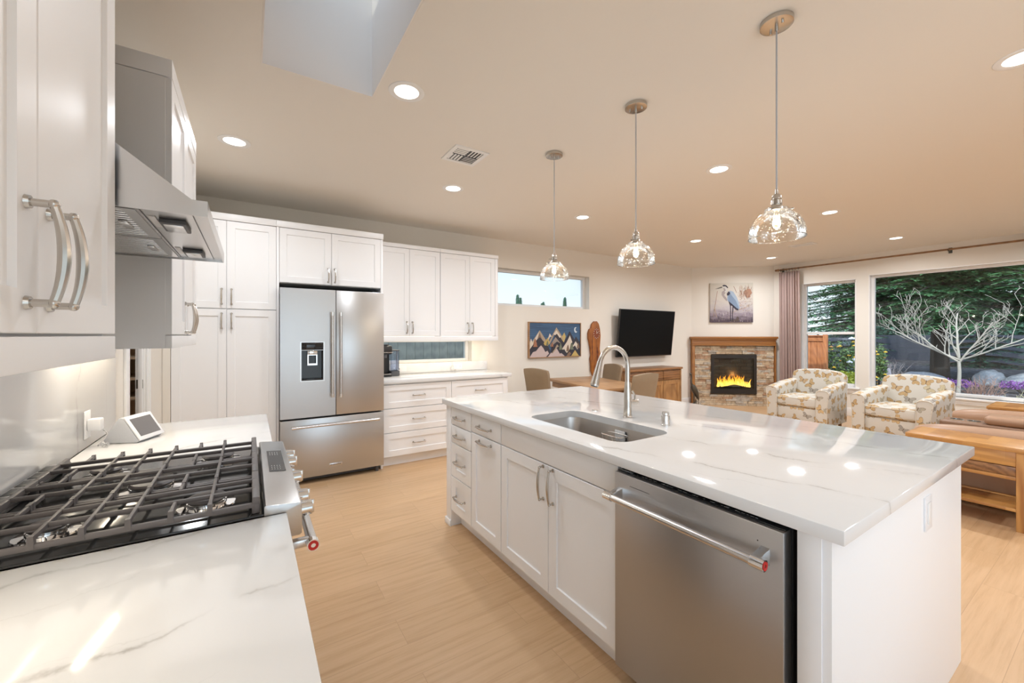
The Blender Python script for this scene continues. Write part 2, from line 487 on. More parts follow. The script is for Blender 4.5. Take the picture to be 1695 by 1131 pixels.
M = {}
M['cab'] = simple('cabinet white lacquer', (0.86, 0.86, 0.865), 0.38)
M['cab_in'] = simple('cabinet shadow gap', (0.55, 0.54, 0.53), 0.6)
M['trim'] = simple('white trim paint', (0.82, 0.815, 0.80), 0.45)
M['wall'] = paint('cream wall paint', (0.78, 0.74, 0.67), 0.7)
M['ceil'] = paint('beige ceiling paint', (0.80, 0.76, 0.695), 0.8, 0.05, 150)
M['shaft'] = paint('skylight shaft paint', (0.84, 0.79, 0.74), 0.8)
M['closet'] = paint('closet wall paint', (0.50, 0.38, 0.26), 0.8)
M['floor'] = floor_mat()
M['quartz_i'] = quartz('quartz island', -0.33, 0.35, 0.146)
M['quartz_l'] = quartz('quartz range wall counter', PI/2-0.30, 0.33, 0.174)
M['quartz_b'] = quartz('quartz back counter', PI/2+0.2, 0.5, 2.2)
M['quartz_s'] = quartz('quartz splash', PI/2-0.1, 0.62, 4.1, 0.5)
M['steel_x'] = steel('brushed steel horizontal', 'x')
M['steel_y'] = steel('brushed steel along wall', 'y')
M['steel_dw'] = steel('brushed steel dishwasher', 'y', (0.46, 0.465, 0.475), 0.34)
M['steel_sink'] = steel('brushed sink steel', 'y', (0.50, 0.47, 0.44), 0.30)
M['steel_plain'] = simple('satin steel', (0.66, 0.65, 0.64), 0.25, 1.0)
M['chrome'] = simple('polished chrome', (0.82, 0.82, 0.82), 0.07, 1.0)
M['nickel'] = simple('brushed nickel', (0.56, 0.53, 0.49), 0.24, 1.0)
M['iron'] = paint('cast iron enamel', (0.105, 0.095, 0.095), 0.42, 0.15, 500)
M['blackglass'] = simple('black glass', (0.012, 0.012, 0.013), 0.06)
M['blackenamel'] = simple('black enamel', (0.02, 0.02, 0.02), 0.12)
M['black'] = simple('black plastic', (0.018, 0.018, 0.018), 0.4)
M['darkgrey'] = simple('dark grey plastic', (0.08, 0.08, 0.085), 0.45)
M['red'] = simple('red enamel', (0.55, 0.02, 0.015), 0.3)
M['white_pl'] = simple('white plastic', (0.80, 0.80, 0.81), 0.4)
M['grey_fab'] = fabric('grey speaker fabric', (0.52, 0.53, 0.56), (0.60, 0.61, 0.64))
M['screen'] = simple('grey screen', (0.17, 0.165, 0.17), 0.2)
M['tv'] = simple('television screen', (0.003, 0.003, 0.003), 0.3, Specular_IOR_Level=0.15)
M['glass'] = glass('window glass', (0.95, 0.985, 0.975), 0.6)
M['seeded'] = glass('seeded glass', (0.97, 0.97, 0.96), 1.0, True)
M['clearpl'] = glass('clear plastic', (0.80, 0.84, 0.92), 1.0)
M['bulb'] = emit('bulb filament glow', (1.0, 0.86, 0.64), 16.0)
M['lens'] = emit('downlight lens glow', (1.0, 0.94, 0.84), 5.0)
M['strip'] = emit('under cabinet strip glow', (1.0, 0.88, 0.70), 3.0)
M['oak'] = wood('oak dining wood', (0.42, 0.235, 0.115), (0.235, 0.12, 0.055), 'y', 1.0, 0.4, (0.50, 0.30, 0.15), (0.9, 0.11))
M['sheesham'] = wood('sheesham sideboard wood', (0.31, 0.15, 0.06), (0.11, 0.045, 0.018), 'x', 0.8, 0.35)
M['sheesham_z'] = wood('sheesham door wood', (0.40, 0.21, 0.08), (0.15, 0.065, 0.024), 'z', 0.8, 0.35)
M['teak'] = wood('honey plank wood', (0.50, 0.245, 0.07), (0.20, 0.068, 0.02), 'y', 0.8, 0.35, (0.62, 0.34, 0.11), (0.21, 0.10))
M['teak_z'] = wood('honey post wood', (0.55, 0.29, 0.095), (0.28, 0.11, 0.035), 'z', 0.7, 0.35)
M['mantel'] = wood('alder mantel wood', (0.38, 0.165, 0.042), (0.24, 0.09, 0.02), 'x', 0.7, 0.4)
M['mantel_z'] = wood('alder leg wood', (0.38, 0.165, 0.042), (0.24, 0.09, 0.02), 'z', 0.7, 0.4)
M['slab'] = wood('live edge slab wood', (0.60, 0.22, 0.04), (0.15, 0.04, 0.012), 'z', 1.1, 0.3, wave=0.03)
M['clockface'] = simple('dark red wood inlay', (0.22, 0.055, 0.02), 0.3)
M['rodwood'] = wood('curtain rod wood', (0.30, 0.16, 0.075), (0.16, 0.08, 0.035), 'y', 1.0, 0.4)
M['fence'] = wood('orange fence boards', (0.60, 0.215, 0.075), (0.40, 0.125, 0.042), 'z', 0.6, 0.7)
M['fence_grey'] = wood('grey fence boards', (0.40, 0.41, 0.36), (0.25, 0.27, 0.25), 'z', 0.6, 0.8)
M['fence_dark'] = wood('dark fence boards', (0.06, 0.065, 0.085), (0.03, 0.035, 0.05), 'x', 0.6, 0.8)
M['butterfly'] = butterfly('butterfly upholstery')
M['taupe'] = fabric('taupe chenille', (0.23, 0.165, 0.10), (0.31, 0.23, 0.15))
M['leather'] = paint('tan leather', (0.36, 0.215, 0.13), 0.42, 0.2, 90)
M['leather_d'] = paint('dark tan leather', (0.22, 0.125, 0.075), 0.42, 0.2, 90)
M['curtain'] = fabric('dusty mauve linen', (0.43, 0.315, 0.28), (0.52, 0.39, 0.35), 260)
def stone(name, c1, c2):
    n = NT(name); c = n.coord(); a = n.noise(c, 14, 5, 0.7); b = n.noise(c, 70, 3, 0.7)
    f = n.math('ADD', n.math('MULTIPLY', a, 0.65), n.math('MULTIPLY', b, 0.35))
    return n.pbr(Base_Color=n.ramp(f, [(0.36, c2), (0.52, c1), (0.66, tuple(min(0.8, q*1.35) for q in c1))]), Roughness=0.85, Normal=n.bump(f, 0.9, 0.012))
M['stone_a'] = stone('cream ledge stone', (0.58, 0.48, 0.35), (0.34, 0.25, 0.16))
M['stone_b'] = stone('tan ledge stone', (0.50, 0.37, 0.24), (0.28, 0.18, 0.11))
M['stone_c'] = stone('rust ledge stone', (0.46, 0.30, 0.19), (0.26, 0.13, 0.07))
M['stone_d'] = stone('grey ledge stone', (0.50, 0.45, 0.38), (0.27, 0.22, 0.17))
M['firebox'] = simple('firebox black metal', (0.022, 0.019, 0.017), 0.35)
M['bronze'] = paint('patinated bronze', (0.10, 0.095, 0.08), 0.45, 0.6, 60)
M['bronze'].node_tree.nodes['Principled BSDF'].inputs['Metallic'].default_value = 0.6
# ---------------------------------------------------------------- the room shell
XL, XR, YB, YS, H = -0.60, 8.65, 4.95, -3.0, 2.743
def holed(axis, c0, c1, u0, u1, z0, z1, holes):
    """wall slab between c0..c1 on `axis`, spanning u0..u1 and z0..z1, minus rectangular holes (ua,ub,za,zb)"""
    mb = MB()
    us = sorted({u0, u1, *[h[0] for h in holes], *[h[1] for h in holes]})
    zs = sorted({z0, z1, *[h[2] for h in holes], *[h[3] for h in holes]})
    for ua, ub in zip(us, us[1:]):
        for za, zb in zip(zs, zs[1:]):
            um, zm = (ua+ub)/2, (za+zb)/2
            if any(h[0] < um < h[1] and h[2] < zm < h[3] for h in holes): continue
            if axis == 'x': mb.box(c0, c1, ua, ub, za, zb)
            elif axis == 'y': mb.box(ua, ub, c0, c1, za, zb)
            else: mb.box(ua, ub, za, zb, c0, c1)
    bmesh.ops.remove_doubles(mb.bm, verts=mb.bm.verts, dist=1e-5)
    # drop interior faces shared by two cells
    seen = {}
    for f in mb.bm.faces:
        k = tuple(sorted(v.index for v in f.verts)) if False else tuple(sorted(tuple(round(q, 4) for q in v.co) for v in f.verts))
        seen.setdefault(k, []).append(f)
    dead = [f for fs in seen.values() if len(fs) > 1 for f in fs]
    bmesh.ops.delete(mb.bm, geom=dead, context='FACES_ONLY')
    return mb

struct(holed("z", -0.12, 0.0, -2.6, XR+0.2, YS-0.2, YB+0.2, [(-2.6, -0.8, YS-0.2, 1.9)]), 'floor', M['floor'])
SKY = (0.05, 0.582, 1.0, 2.378)
struct(holed('z', H, H+0.22, -2.6, XR+0.2, YS-0.2, YB+0.2, [(-2.6, XL-0.2, YS-0.2, 1.9), (SKY[0]-0.0065, SKY[1]+0.0065, SKY[2]-0.0065, SKY[3]+0.0065)]), 'ceiling', M['ceil'])
sh = MB()
x0, x1, y0, y1 = SKY; z1 = 3.75; t = 0.006
sh.box(x0-t, x0, y0-t, y1+t, H+0.0, z1); sh.box(x1, x1+t, y0-t, y1+t, H+0.0, z1)
sh.box(x0, x1, y0-t, y0, H+0.0, z1); sh.box(x0, x1, y1, y1+t, H+0.0, z1)
struct(sh, 'trim_1', M['shaft'])
struct(MB().box(x0-t, x1+t, y0-t, y1+t, z1, z1+0.01), 'window_4', M['glass'])

W1 = (2.655, 3.475, 0.495, 2.345)      # sash window on the window wall
W2 = (-0.35, 2.49, 0.485, 2.39)        # picture window
W3 = (-2.75, -0.85, 0.04, 2.25)        # further window beside / behind the camera
struct(holed('x', XR, XR+0.2, YS-0.2, YB+0.2, 0, H, [W1, W2, W3]), 'wall_right', M['wall'])
TR = (2.80, 4.69, 1.812, 2.345)        # transom window
LW = (1.20, 2.53, 1.035, 1.335)        # slot window under the cabinets
struct(holed('y', YB, YB+0.2, -2.6, XR+0.2, 0, H, [TR, LW]), 'wall_back', M['wall'])
FRONT_FILL_WIN = (-0.3, 2.09, 0.04, 2.35)  # added window out of view, lets fill light in from the front
struct(holed('y', YS-0.2, YS, XL-0.2, XR+0.2, 0, H, [FRONT_FILL_WIN]), 'wall_front', M['wall'])
LEFT_FILL_WIN = (-2.7, -0.6, 0.25, 2.35)  # unseen window added so daylight reaches the island fronts
struct(holed('x', XL-0.2, XL, YS, 3.18, 0, H, [LEFT_FILL_WIN]), 'wall_left', M['wall'])
wl_ = MB(); wl_.box(XL-0.045, XL, 3.66, YB, 0, H); wl_.box(XL-0.045, XL, 3.18, 3.66, 2.06, H)
struct(wl_, 'wall_left_far', M['wall'])
cl = MB(); cl.box(-2.6, -2.4, 1.9, YB, 0, H); cl.box(-2.4, XL-0.2, 1.9, 2.0, 0, H)
struct(cl, 'wall_closet', M['closet'])
shf = MB()
for z in (0.5, 0.86, 1.02, 1.19, 1.5, 1.85): shf.box(-2.4, XL-0.06, 4.45, YB-0.002, z, z+0.02)
for z in (0.0,): shf.box(-2.4, XL-0.06, YB-0.02, YB, 0, 2.7)
struct(shf, 'trim_2', M['closet'])
A_, B_ = V(7.488, 4.95), V(8.65, 3.949)
struct(MB().prism([(7.488, 4.95), (8.65, 3.949), (8.65, 4.95)], 0, H, 'xy'), 'wall_diagonal', M['wall'])

# pantry door frame in the left wall
dj = MB()
dj.box(XL-0.045, XL+0.002, 3.635, 3.66, 0, 2.06, r=0.002); dj.box(XL-0.03, XL-0.008, 3.622, 3.637, 0, 2.05, r=0.002)
dj.box(XL-0.045, XL, 3.18, 3.66, 2.04, 2.06)
dj.box(XL-0.2, XL+0.002, 3.18, 3.20, 0, 2.06)
dr = struct(dj, 'door_1', M['trim'])
cs = MB()
for a, b, d in ((3.665, 3.74, 0.014), (3.68, 3.70, 0.020), (3.715, 3.735, 0.020), (3.10, 3.178, 0.014)): cs.box(XL, XL+d, a, b, 0, 2.12, r=0.003)
cs.box(XL, XL+0.014, 3.10, 3.74, 2.062, 2.13, r=0.003)
struct(cs, 'trim_3', M['trim'])
st = MB(); st.box(XL-0.040, XL-0.006, 3.628, 3.6345, 1.03, 1.09, r=0.002); st.box(XL-0.028, XL-0.018, 3.624, 3.629, 1.045, 1.075)
tag(st.build('strike_plate', M['bronze']), 'small bronze strike plate on the pantry door jamb', 'strike plate')

# baseboards
bb = MB()
bb.box(XR-0.014, XR, YS, 3.94, 0, 0.14, r=0.003)
struct(bb, 'baseboard_right', M['trim'])
struct(MB().box(2.74, 7.47, YB-0.014, YB, 0, 0.14, r=0.003), 'baseboard_back', M['trim'])
struct(MB().box(-0.55, XR-0.02, YS, YS+0.014, 0, 0.14, r=0.003), 'baseboard_front', M['trim'])

# windows on the right wall
def win_x(name, W, split=None, mull=None, fr=0.05):
    ya, yb, za, zb = W
    mb = MB(); X0, X1 = XR+0.09, XR+0.15
    mb.box(X0, X1, ya, ya+fr, za, zb, r=0.004); mb.box(X0, X1, yb-fr, yb, za, zb, r=0.004)
    mb.box(X0, X1, ya+fr, yb-fr, za, za+fr, r=0.004); mb.box(X0, X1, ya+fr, yb-fr, zb-fr, zb, r=0.004)
    if split: mb.box(X0-0.01, X1, ya+fr, yb-fr, split-0.025, split+0.02, r=0.004)
    # drywall return painted white + stool
    mb.box(XR+0.0005, XR+0.09, ya-0.001, ya+0.012, za, zb); mb.box(XR+0.0005, XR+0.09, yb-0.012, yb+0.001, za, zb)
    mb.box(XR+0.0005, XR+0.09, ya, yb, zb-0.012, zb+0.001)
    w = struct(mb, name, M['trim'])
    g = MB().box(X0+0.03, X0+0.036, ya+fr-0.004, yb-fr+0.004, za+fr-0.004, zb-fr+0.004)
    g.build('pane', M['glass'], w)
    if za > 0.2:
        s = MB(); s.box(XR-0.045, XR+0.09, ya-0.05, yb+0.05, za-0.03, za, r=0.004); s.box(XR-0.016, XR-0.0005, ya-0.04, yb+0.04, za-0.10, za-0.03, r=0.003)
        s.build('sill', M['trim'], w)
    return w
win_x('window_1', W1, split=1.425)
win_x('window_2', W2)
win_x('window_3', W3, fr=0.07)
def win_y(name, W, fr=0.05, sill=True):
    xa, xb, za, zb = W
    mb = MB(); Y0, Y1 = YB+0.10, YB+0.16
    mb.box(xa, xa+fr, Y0, Y1, za, zb, r=0.004); mb.box(xb-fr, xb, Y0, Y1, za, zb, r=0.004)
    mb.box(xa+fr, xb-fr, Y0, Y1, za, za+fr*0.8, r=0.004); mb.box(xa+fr, xb-fr, Y0, Y1, zb-fr*0.8, zb, r=0.004)
    w = struct(mb, name, M['trim'])
    MB().box(xa+fr-0.004, xb-fr+0.004, Y0+0.03, Y0+0.036, za+fr*0.8-0.004, zb-fr*0.8+0.004).build('pane', M['glass'], w)
    return w
win_y('window_5', TR)
win_y('window_6', LW, 0.045)

fw = MB()  # frames and panes of the two added fill windows
for k in range(3): fw.box(-0.3+k*1.17, -0.25+k*1.17, YS-0.14, YS-0.08, 0.04, 2.35, r=0.004)
fw.box(-0.25, 2.04, YS-0.14, YS-0.08, 0.04, 0.12, r=0.004); fw.box(-0.25, 2.04, YS-0.14, YS-0.08, 2.27, 2.35, r=0.004)
lwn = MB()
for y in (-2.7, -1.675, -0.65): lwn.box(XL-0.14, XL-0.08, y, y+0.05, 0.25, 2.35, r=0.004)
lwn.box(XL-0.14, XL-0.08, -2.65, -0.65, 0.25, 0.31, r=0.004); lwn.box(XL-0.14, XL-0.08, -2.65, -0.65, 2.29, 2.35, r=0.004)
lwo = struct(lwn, 'fill_window_8', M['trim'])
MB().box(XL-0.11, XL-0.105, -2.66, -0.64, 0.30, 2.30).build('pane', M['glass'], lwo)
fwo = struct(fw, 'fill_window_7', M['trim'])
MB().box(-0.26, 2.05, YS-0.11, YS-0.105, 0.10, 2.29).build('pane', M['glass'], fwo)
# curtain rod and curtain
rod = thing('curtain_rod', 'long thin brown wooden curtain rod above the two windows', 'curtain rod', (8.53, 1.6, 2.60))
MB().cyl((8.53, -0.6, 2.632), (8.53, 3.82, 2.632), 0.014, n=14).build('rod', M['rodwood'], rod)
fn = MB(); fn.lathe([(0, 0), (0.02, 0.004), (0.026, 0.02), (0.018, 0.035), (0.012, 0.04), (0.022, 0.05), (0.016, 0.07), (0, 0.075)], M=Matrix.Translation((8.53, 3.80, 2.632)) @ Matrix.Rotation(-PI/2, 4, 'X'), n=16)
fn.build('finial', M['rodwood'], rod)
for y in (3.78, 1.55, -0.5):
    b = MB(); b.box(XR-0.008, XR-0.0005, y-0.02, y+0.02, 2.59, 2.67, r=0.002); b.box(8.525, XR-0.005, y-0.006, y+0.006, 2.612, 2.622)
    b.tube([(8.53+0.02*math.cos(a), y, 2.632+0.02*math.sin(a)) for a in [PI+k*PI/8 for k in range(9)]], 0.004, n=8)
    b.build('bracket', M['bronze'], rod)
cu = thing('curtain', 'dusty mauve floor-length curtain gathered at the left of the windows', 'curtain', (8.53, 3.62, 0.0))
b = bmesh.new(); nU, nZ = 150, 24; rows = []
for j in range(nZ+1):
    z = 0.02+(2.585-0.02)*j/nZ; fz = j/nZ
    row = []
    for i in range(nU+1):
        u = i/nU
        yy = 3.79-(0.345+0.03*(1-fz))*u
        ph = u*2*PI*8+0.5*math.sin(u*9+2*(1-fz))
        amp = 0.040*(0.8+0.35*math.sin(u*17+1))*(1.0-0.25*fz)
        row.append(b.verts.new((8.53+amp*math.sin(ph), yy+0.010*math.cos(ph*1.0), z)))
    rows.append(row)
for j in range(nZ):
    for i in range(nU): b.faces.new((rows[j][i], rows[j][i+1], rows[j+1][i+1], rows[j+1][i]))
cm = MB(); cm._merge(b)
co = cm.build('drape', M['curtain'], cu, smooth=180)
sol = co.modifiers.new('thick', 'SOLIDIFY'); sol.thickness = 0.003
for k in range(7):
    y = 3.775-0.05*k
    MB().tube([(8.53+0.021*math.cos(a), y, 2.625+0.021*math.sin(a)) for a in [k2*2*PI/16 for k2 in range(16)]], 0.0035, n=8, closed=True).build('ring', M['bronze'], cu)

# recessed downlights
def downlight():
    t_ = thing('recessed_downlight', 'x', 'ceiling light', (0, 0, 0), 0, 'recessed downlights in the ceiling')
    MB().lathe([(0.066, -0.0005), (0.066, -0.003), (0.080, -0.007), (0.096, -0.0035), (0.098, -0.0005)], n=36).build('trim_ring', M['trim'], t_)
    MB().lathe([(0, -0.0008), (0.066, -0.0008), (0.066, -0.002), (0, -0.002)], n=36).build('lens', M['lens'], t_)
    ld = bpy.data.lights.new('downlight_lamp', 'AREA'); ld.shape = 'DISK'; ld.size = 0.12; ld.energy = DOWN_W; ld.color = LAMP_COL; ld.spread = math.radians(165)
    lo = bpy.data.objects.new('lamp', ld); COL.objects.link(lo); lo.parent = t_; lo.location = (0, 0, -0.004)
    return t_
DL = [(0.732, 2.225, 'recessed downlight nearest the skylight opening'),
      (-0.094, 3.445, 'recessed downlight left of the skylight, above the pantry cabinet'),
      (1.575, 3.458, 'recessed downlight just in front of the square ceiling vent, above the back cabinets'),
      (3.214, 3.50, 'recessed downlight right of the farthest pendant, toward the transom window'),
      (3.221, 1.886, 'recessed downlight between the middle and nearest pendants, beyond the island'),
      (5.39, 3.50, 'recessed downlight in front of the wall television'),
      (5.38, 1.886, 'recessed downlight right of the nearest pendant, left of the small ceiling vent slot'),
      (7.68, 3.55, 'recessed downlight nearest the heron picture and fireplace'),
      (7.58, 1.886, 'recessed downlight nearest the big picture window'),
      (3.171, 0.325, 'recessed downlight cut by the right edge of the photo'),
      (5.38, 0.2, 'recessed downlight above the tan sofa'), (7.6, 0.2, 'recessed downlight by the window beyond the sofa'),
      (1.58, -0.6, 'added unseen fill downlight behind the camera, kitchen side'), (3.2, -1.3, 'added unseen fill downlight behind the camera, middle'),  # fill lamps added behind the camera to even out the brightness
      (5.4, -1.5, 'added unseen fill downlight behind the camera, living side'), (7.6, -1.5, 'added unseen fill downlight behind the camera by the far window'), (0.25, -1.8, 'added unseen fill downlight behind the camera, range wall side')]
d0 = downlight()
for i, (x, y, lab) in enumerate(DL):
    o = d0 if i == 0 else dup(d0)
    o.location = (x, y, H); o['label'] = lab
    wt_ = DOWN_W*(1.9 if x > 5 else (1.35 if (x > 3 and y > 1) else (0.4 if abs(x-1.58) < 0.01 and y < 0 else (0.8 if x > 3 else 1.0))))
    for ch in o.children:
        if ch.type == 'LIGHT': ch.data = ch.data.copy(); ch.data.energy = wt_

o = dup(d0); o.location = (-1.5, 3.5, H-0.001); o['label'] = 'added unseen fill downlight inside the pantry closet behind the doorway'  # extra lamp, itself unseen, added to brighten the closet
# ceiling vents
v1 = thing('ceiling_vent', 'white square four-way ceiling air vent above the kitchen floor', 'vent', (1.362, 2.777, H))
w_ = 0.135
MB().ring([(-w_, -w_), (w_, -w_), (w_, w_), (-w_, w_)], [(-0.105, -0.105), (0.105, -0.105), (0.105, 0.105), (-0.105, 0.105)], -0.008, -0.0005, 'xy').build('frame', M['trim'], v1, local=True)
MB().box(-0.105, 0.105, -0.105, 0.105, -0.0025, -0.0006).build('duct', M['black'], v1, local=True)
lv = MB()
for q in range(4):
    R = Matrix.Rotation(q*PI/2, 4, 'Z')
    for k in range(4):
        a = 0.012+k*0.025
        lv.box(0.006, 0.100, a, a+0.013, -0.0045, -0.0030, M=R @ Matrix.Translation((0, 0, -0.002)) @ Matrix.Translation((0.05, a, 0)) @ Matrix.Rotation(0.2, 4, 'X') @ Matrix.Translation((-0.05, -a, 0)))
lv.build('louvres', M['trim'], v1, local=True)
v2 = thing('ceiling_vent', 'narrow white ceiling air vent toward the living area windows', 'vent', (6.96, 2.777, H), 0)
MB().ring([(-0.09, -0.16), (0.09, -0.16), (0.09, 0.16), (-0.09, 0.16)], [(-0.06, -0.13), (0.06, -0.13), (0.06, 0.13), (-0.06, 0.13)], -0.008, -0.0005, 'xy').build('frame', M['trim'], v2, local=True)
MB().box(-0.06, 0.06, -0.13, 0.13, -0.0025, -0.0006).build('duct', M['darkgrey'], v2, local=True)
l2 = MB()
for k in range(6): l2.box(-0.055+k*0.02, -0.043+k*0.02, -0.128, 0.128, -0.007, -0.004)
l2.build('louvres', M['trim'], v2, local=True)

# pendants over the island
def pendant():
    t_ = thing('pendant_light', 'x', 'pendant light', (0, 0, 0), 0, 'seeded glass pendants over the island')
    zc = H
    MB().lathe([(0, -0.022), (0.050, -0.022), (0.0625, -0.019), (0.0635, -0.004), (0.0635, -0.0005), (0, -0.0005)], n=40).build('canopy', M['nickel'], t_)
    s = MB()
    for a in (0.6, 0.6+PI): s.cyl((0.035*math.cos(a), 0.035*math.sin(a), -0.022), (0.035*math.cos(a), 0.035*math.sin(a), -0.034), 0.005, n=10)
    s.cyl((0, 0, -0.022), (0, 0, -0.045), 0.007, n=12); s.build('screw', M['nickel'], t_)
    MB().cyl((0, 0, -0.04), (0, 0, -0.735), 0.0035, n=10).build('cord', M['cordgrey'], t_)
    h = MB()
    h.lathe([(0.0, -0.725), (0.007, -0.727), (0.008, -0.745), (0.014, -0.750), (0.019, -0.760), (0.020, -0.770), (0.0185, -0.772), (0.0215, -0.776), (0.0215, -0.792), (0.019, -0.794), (0.023, -0.800), (0.026, -0.806), (0.046, -0.812), (0.047, -0.822), (0.0, -0.822)], n=28)
    h.build('socket', M['nickel'], t_)
    k_ = MB(); k_.cyl((0.02, 0, -0.786), (0.036, 0, -0.786), 0.003, n=8); k_.sph((0.04, 0, -0.786), 0.006, 10, (0.7, 1.2, 1))
    for a in (0.5, 2.6, 4.7): k_.cyl((0.045*math.cos(a), 0.045*math.sin(a), -0.817), (0.056*math.cos(a), 0.056*math.sin(a), -0.817), 0.003, n=8); k_.sph((0.058*math.cos(a), 0.058*math.sin(a), -0.817), 0.0045, 8)
    k_.build('switch_key', M['nickel'], t_)
    # dome shade, one wall thick
    prof = []
    R0 = 0.105; z0 = -0.925; hh = 0.108
    for k in range(13):
        a = PI/2*k/12.0
        prof.append((0.002+R0*math.cos(a)**0.85 if k < 12 else 0.04, z0+hh*math.sin(a)))
    prof = [(max(r, 0.042), z) for r, z in prof]
    prof = [(R0+0.002, z0-0.012), (R0+0.0015, z0-0.003)]+prof[:-1]+[(0.042, z0+hh)]
    sh_ = MB(); sh_.lathe(prof, n=56)
    sh_.build('glass_shade', M['seeded'], t_, smooth=80)
    MB().tube([((R0+0.002)*math.cos(a), (R0+0.002)*math.sin(a), z0-0.012) for a in [k*2*PI/56 for k in range(56)]], 0.0018, n=8, closed=True).build('rim', M['seeded'], t_)
    bl = MB(); bl.lathe([(0.012, -0.822), (0.013, -0.835), (0.022, -0.855), (0.025, -0.872), (0.020, -0.890), (0.008, -0.900), (0, -0.902)], n=20)
    bl.build('bulb', M['bulbglass'], t_, smooth=80)
    f = MB(); f.tube([(0.010*math.cos(a*3), 0.010*math.sin(a*3), -0.838-0.045*a/6) for a in [k*0.25 for k in range(25)]], 0.0034, n=6)
    f.build('filament', M['bulb'], t_)
    pl = bpy.data.lights.new('pendant_lamp', 'POINT'); pl.energy = PEND_W; pl.color = (1.0, 0.86, 0.66); pl.shadow_soft_size = 0.02
    po = bpy.data.objects.new('lamp', pl); COL.objects.link(po); po.parent = t_; po.location = (0, 0, -0.868)
    return t_
M['cordgrey'] = simple('grey fabric cord', (0.42, 0.42, 0.43), 0.7)
M['bulbglass'] = glass('bulb glass', (1.0, 0.97, 0.9), 0.8)
p0 = pendant()
for i, (y, lab) in enumerate([(0.862, 'seeded glass dome pendant nearest the camera, right above the island'), (1.625, 'middle of the three seeded glass dome pendants above the island'), (2.392, 'farthest seeded glass dome pendant, hanging before the transom window')]):
    o = p0 if i == 0 else dup(p0)
    o.location = (1.912, y, H); o.rotation_euler = (0, 0, 0.5+0.9*i); o['label'] = lab
# ---------------------------------------------------------------- range wall
UX, UY, UZ = V(1, 0, 0), V(0, 1, 0), V(0, 0, 1)
CT = 0.915
def front_x(par, name, X, ya, yb, za, zb, rail=0.058, handle=None, N=UX, hl=0.128, t=0.02, rail_h=None):
    """shaker front on a plane facing +X; handle=(y,z,'z'|'y')"""
    g = 0.0015
    d = MB().panel((X, ya+g, za+g), UY, UZ, N, yb-ya-2*g, zb-za-2*g, t=t, rail=rail, rail_h=rail_h).build(name, M['cab'], par)
    if handle:
        y, z, ax = handle
        pull(MB(), (X+t, y, z), UZ if ax == 'z' else UY, UX, hl).build('handle', M['nickel'], d)
    return d
def front_y(par, name, Y, xa, xb, za, zb, rail=0.058, handle=None, hl=0.128, t=0.02, rail_h=None):
    g = 0.0015
    d = MB().panel((xa+g, Y, za+g), UX, UZ, -UY, xb-xa-2*g, zb-za-2*g, t=t, rail=rail, rail_h=rail_h).build(name, M['cab'], par)
    if handle:
        x, z, ax = handle
        pull(MB(), (x, Y-t, z), UZ if ax == 'z' else UX, -UY, hl).build('handle', M['nickel'], d)
    return d
def slab_front(par, name, X, ya, yb, za, zb, handle=None, t=0.02):
    g = 0.0015
    d = MB().box(X, X+t, ya+g, yb-g, za+g, zb-g, r=0.0015).build(name, M['cab'], par)
    if handle:
        y, z, ax = handle
        pull(MB(), (X+t, y, z), UZ if ax == 'z' else UY, UX).build('handle', M['nickel'], d)
    return d

def base_left(name, ya, yb, lab, doors):
    c = thing(name, lab, 'cabinet', (-0.27, (ya+yb)/2, 0))
    b = MB(); b.box(-0.575, 0.020, ya, yb, 0.10, 0.876); b.box(-0.575, -0.045, ya, yb, 0.0, 0.10)
    b.build('carcass', M['cab'], c)
    n = doors; w = (yb-ya)/n
    for k in range(n):
        slab_front(c, 'drawer', 0.020, ya+k*w, ya+(k+1)*w, 0.72, 0.872, (ya+(k+0.5)*w, 0.80, 'y'))
        front_x(c, 'door', 0.020, ya+k*w, ya+(k+1)*w, 0.105, 0.715, handle=(ya+(k+1)*w-0.04 if k % 2 == 0 else ya+k*w+0.04, 0.62, 'z'))
    return c
base_left('base_cabinet', -0.45, 1.232, 'white base cabinet beneath the near counter beside the range', 3)
base_left('base_cabinet', 2.008, 2.835, 'white base cabinet between the range and the pantry doorway', 2)
def slab(name, lab, x0, x1, y0, y1, mat, z0=0.877, z1=CT):
    return centred(tag(MB().box(x0, x1, y0, y1, z0, z1, r=0.003).build(name, mat), lab, 'countertop'))
slab('countertop', 'white veined quartz countertop in the near left foreground', -0.577, 0.082, -0.45, 1.238, M['quartz_l'])
slab('countertop', 'white veined quartz countertop beyond the range, under the smart display', -0.577, 0.082, 2.003, 2.85, M['quartz_l'])
tag(MB().box(XL+0.0005, -0.579, -0.45, 2.85, 0.9155, 1.60, r=0.001).build('backsplash', M['quartz_s']), 'tall white quartz backsplash slab on the wall behind the range', 'backsplash')

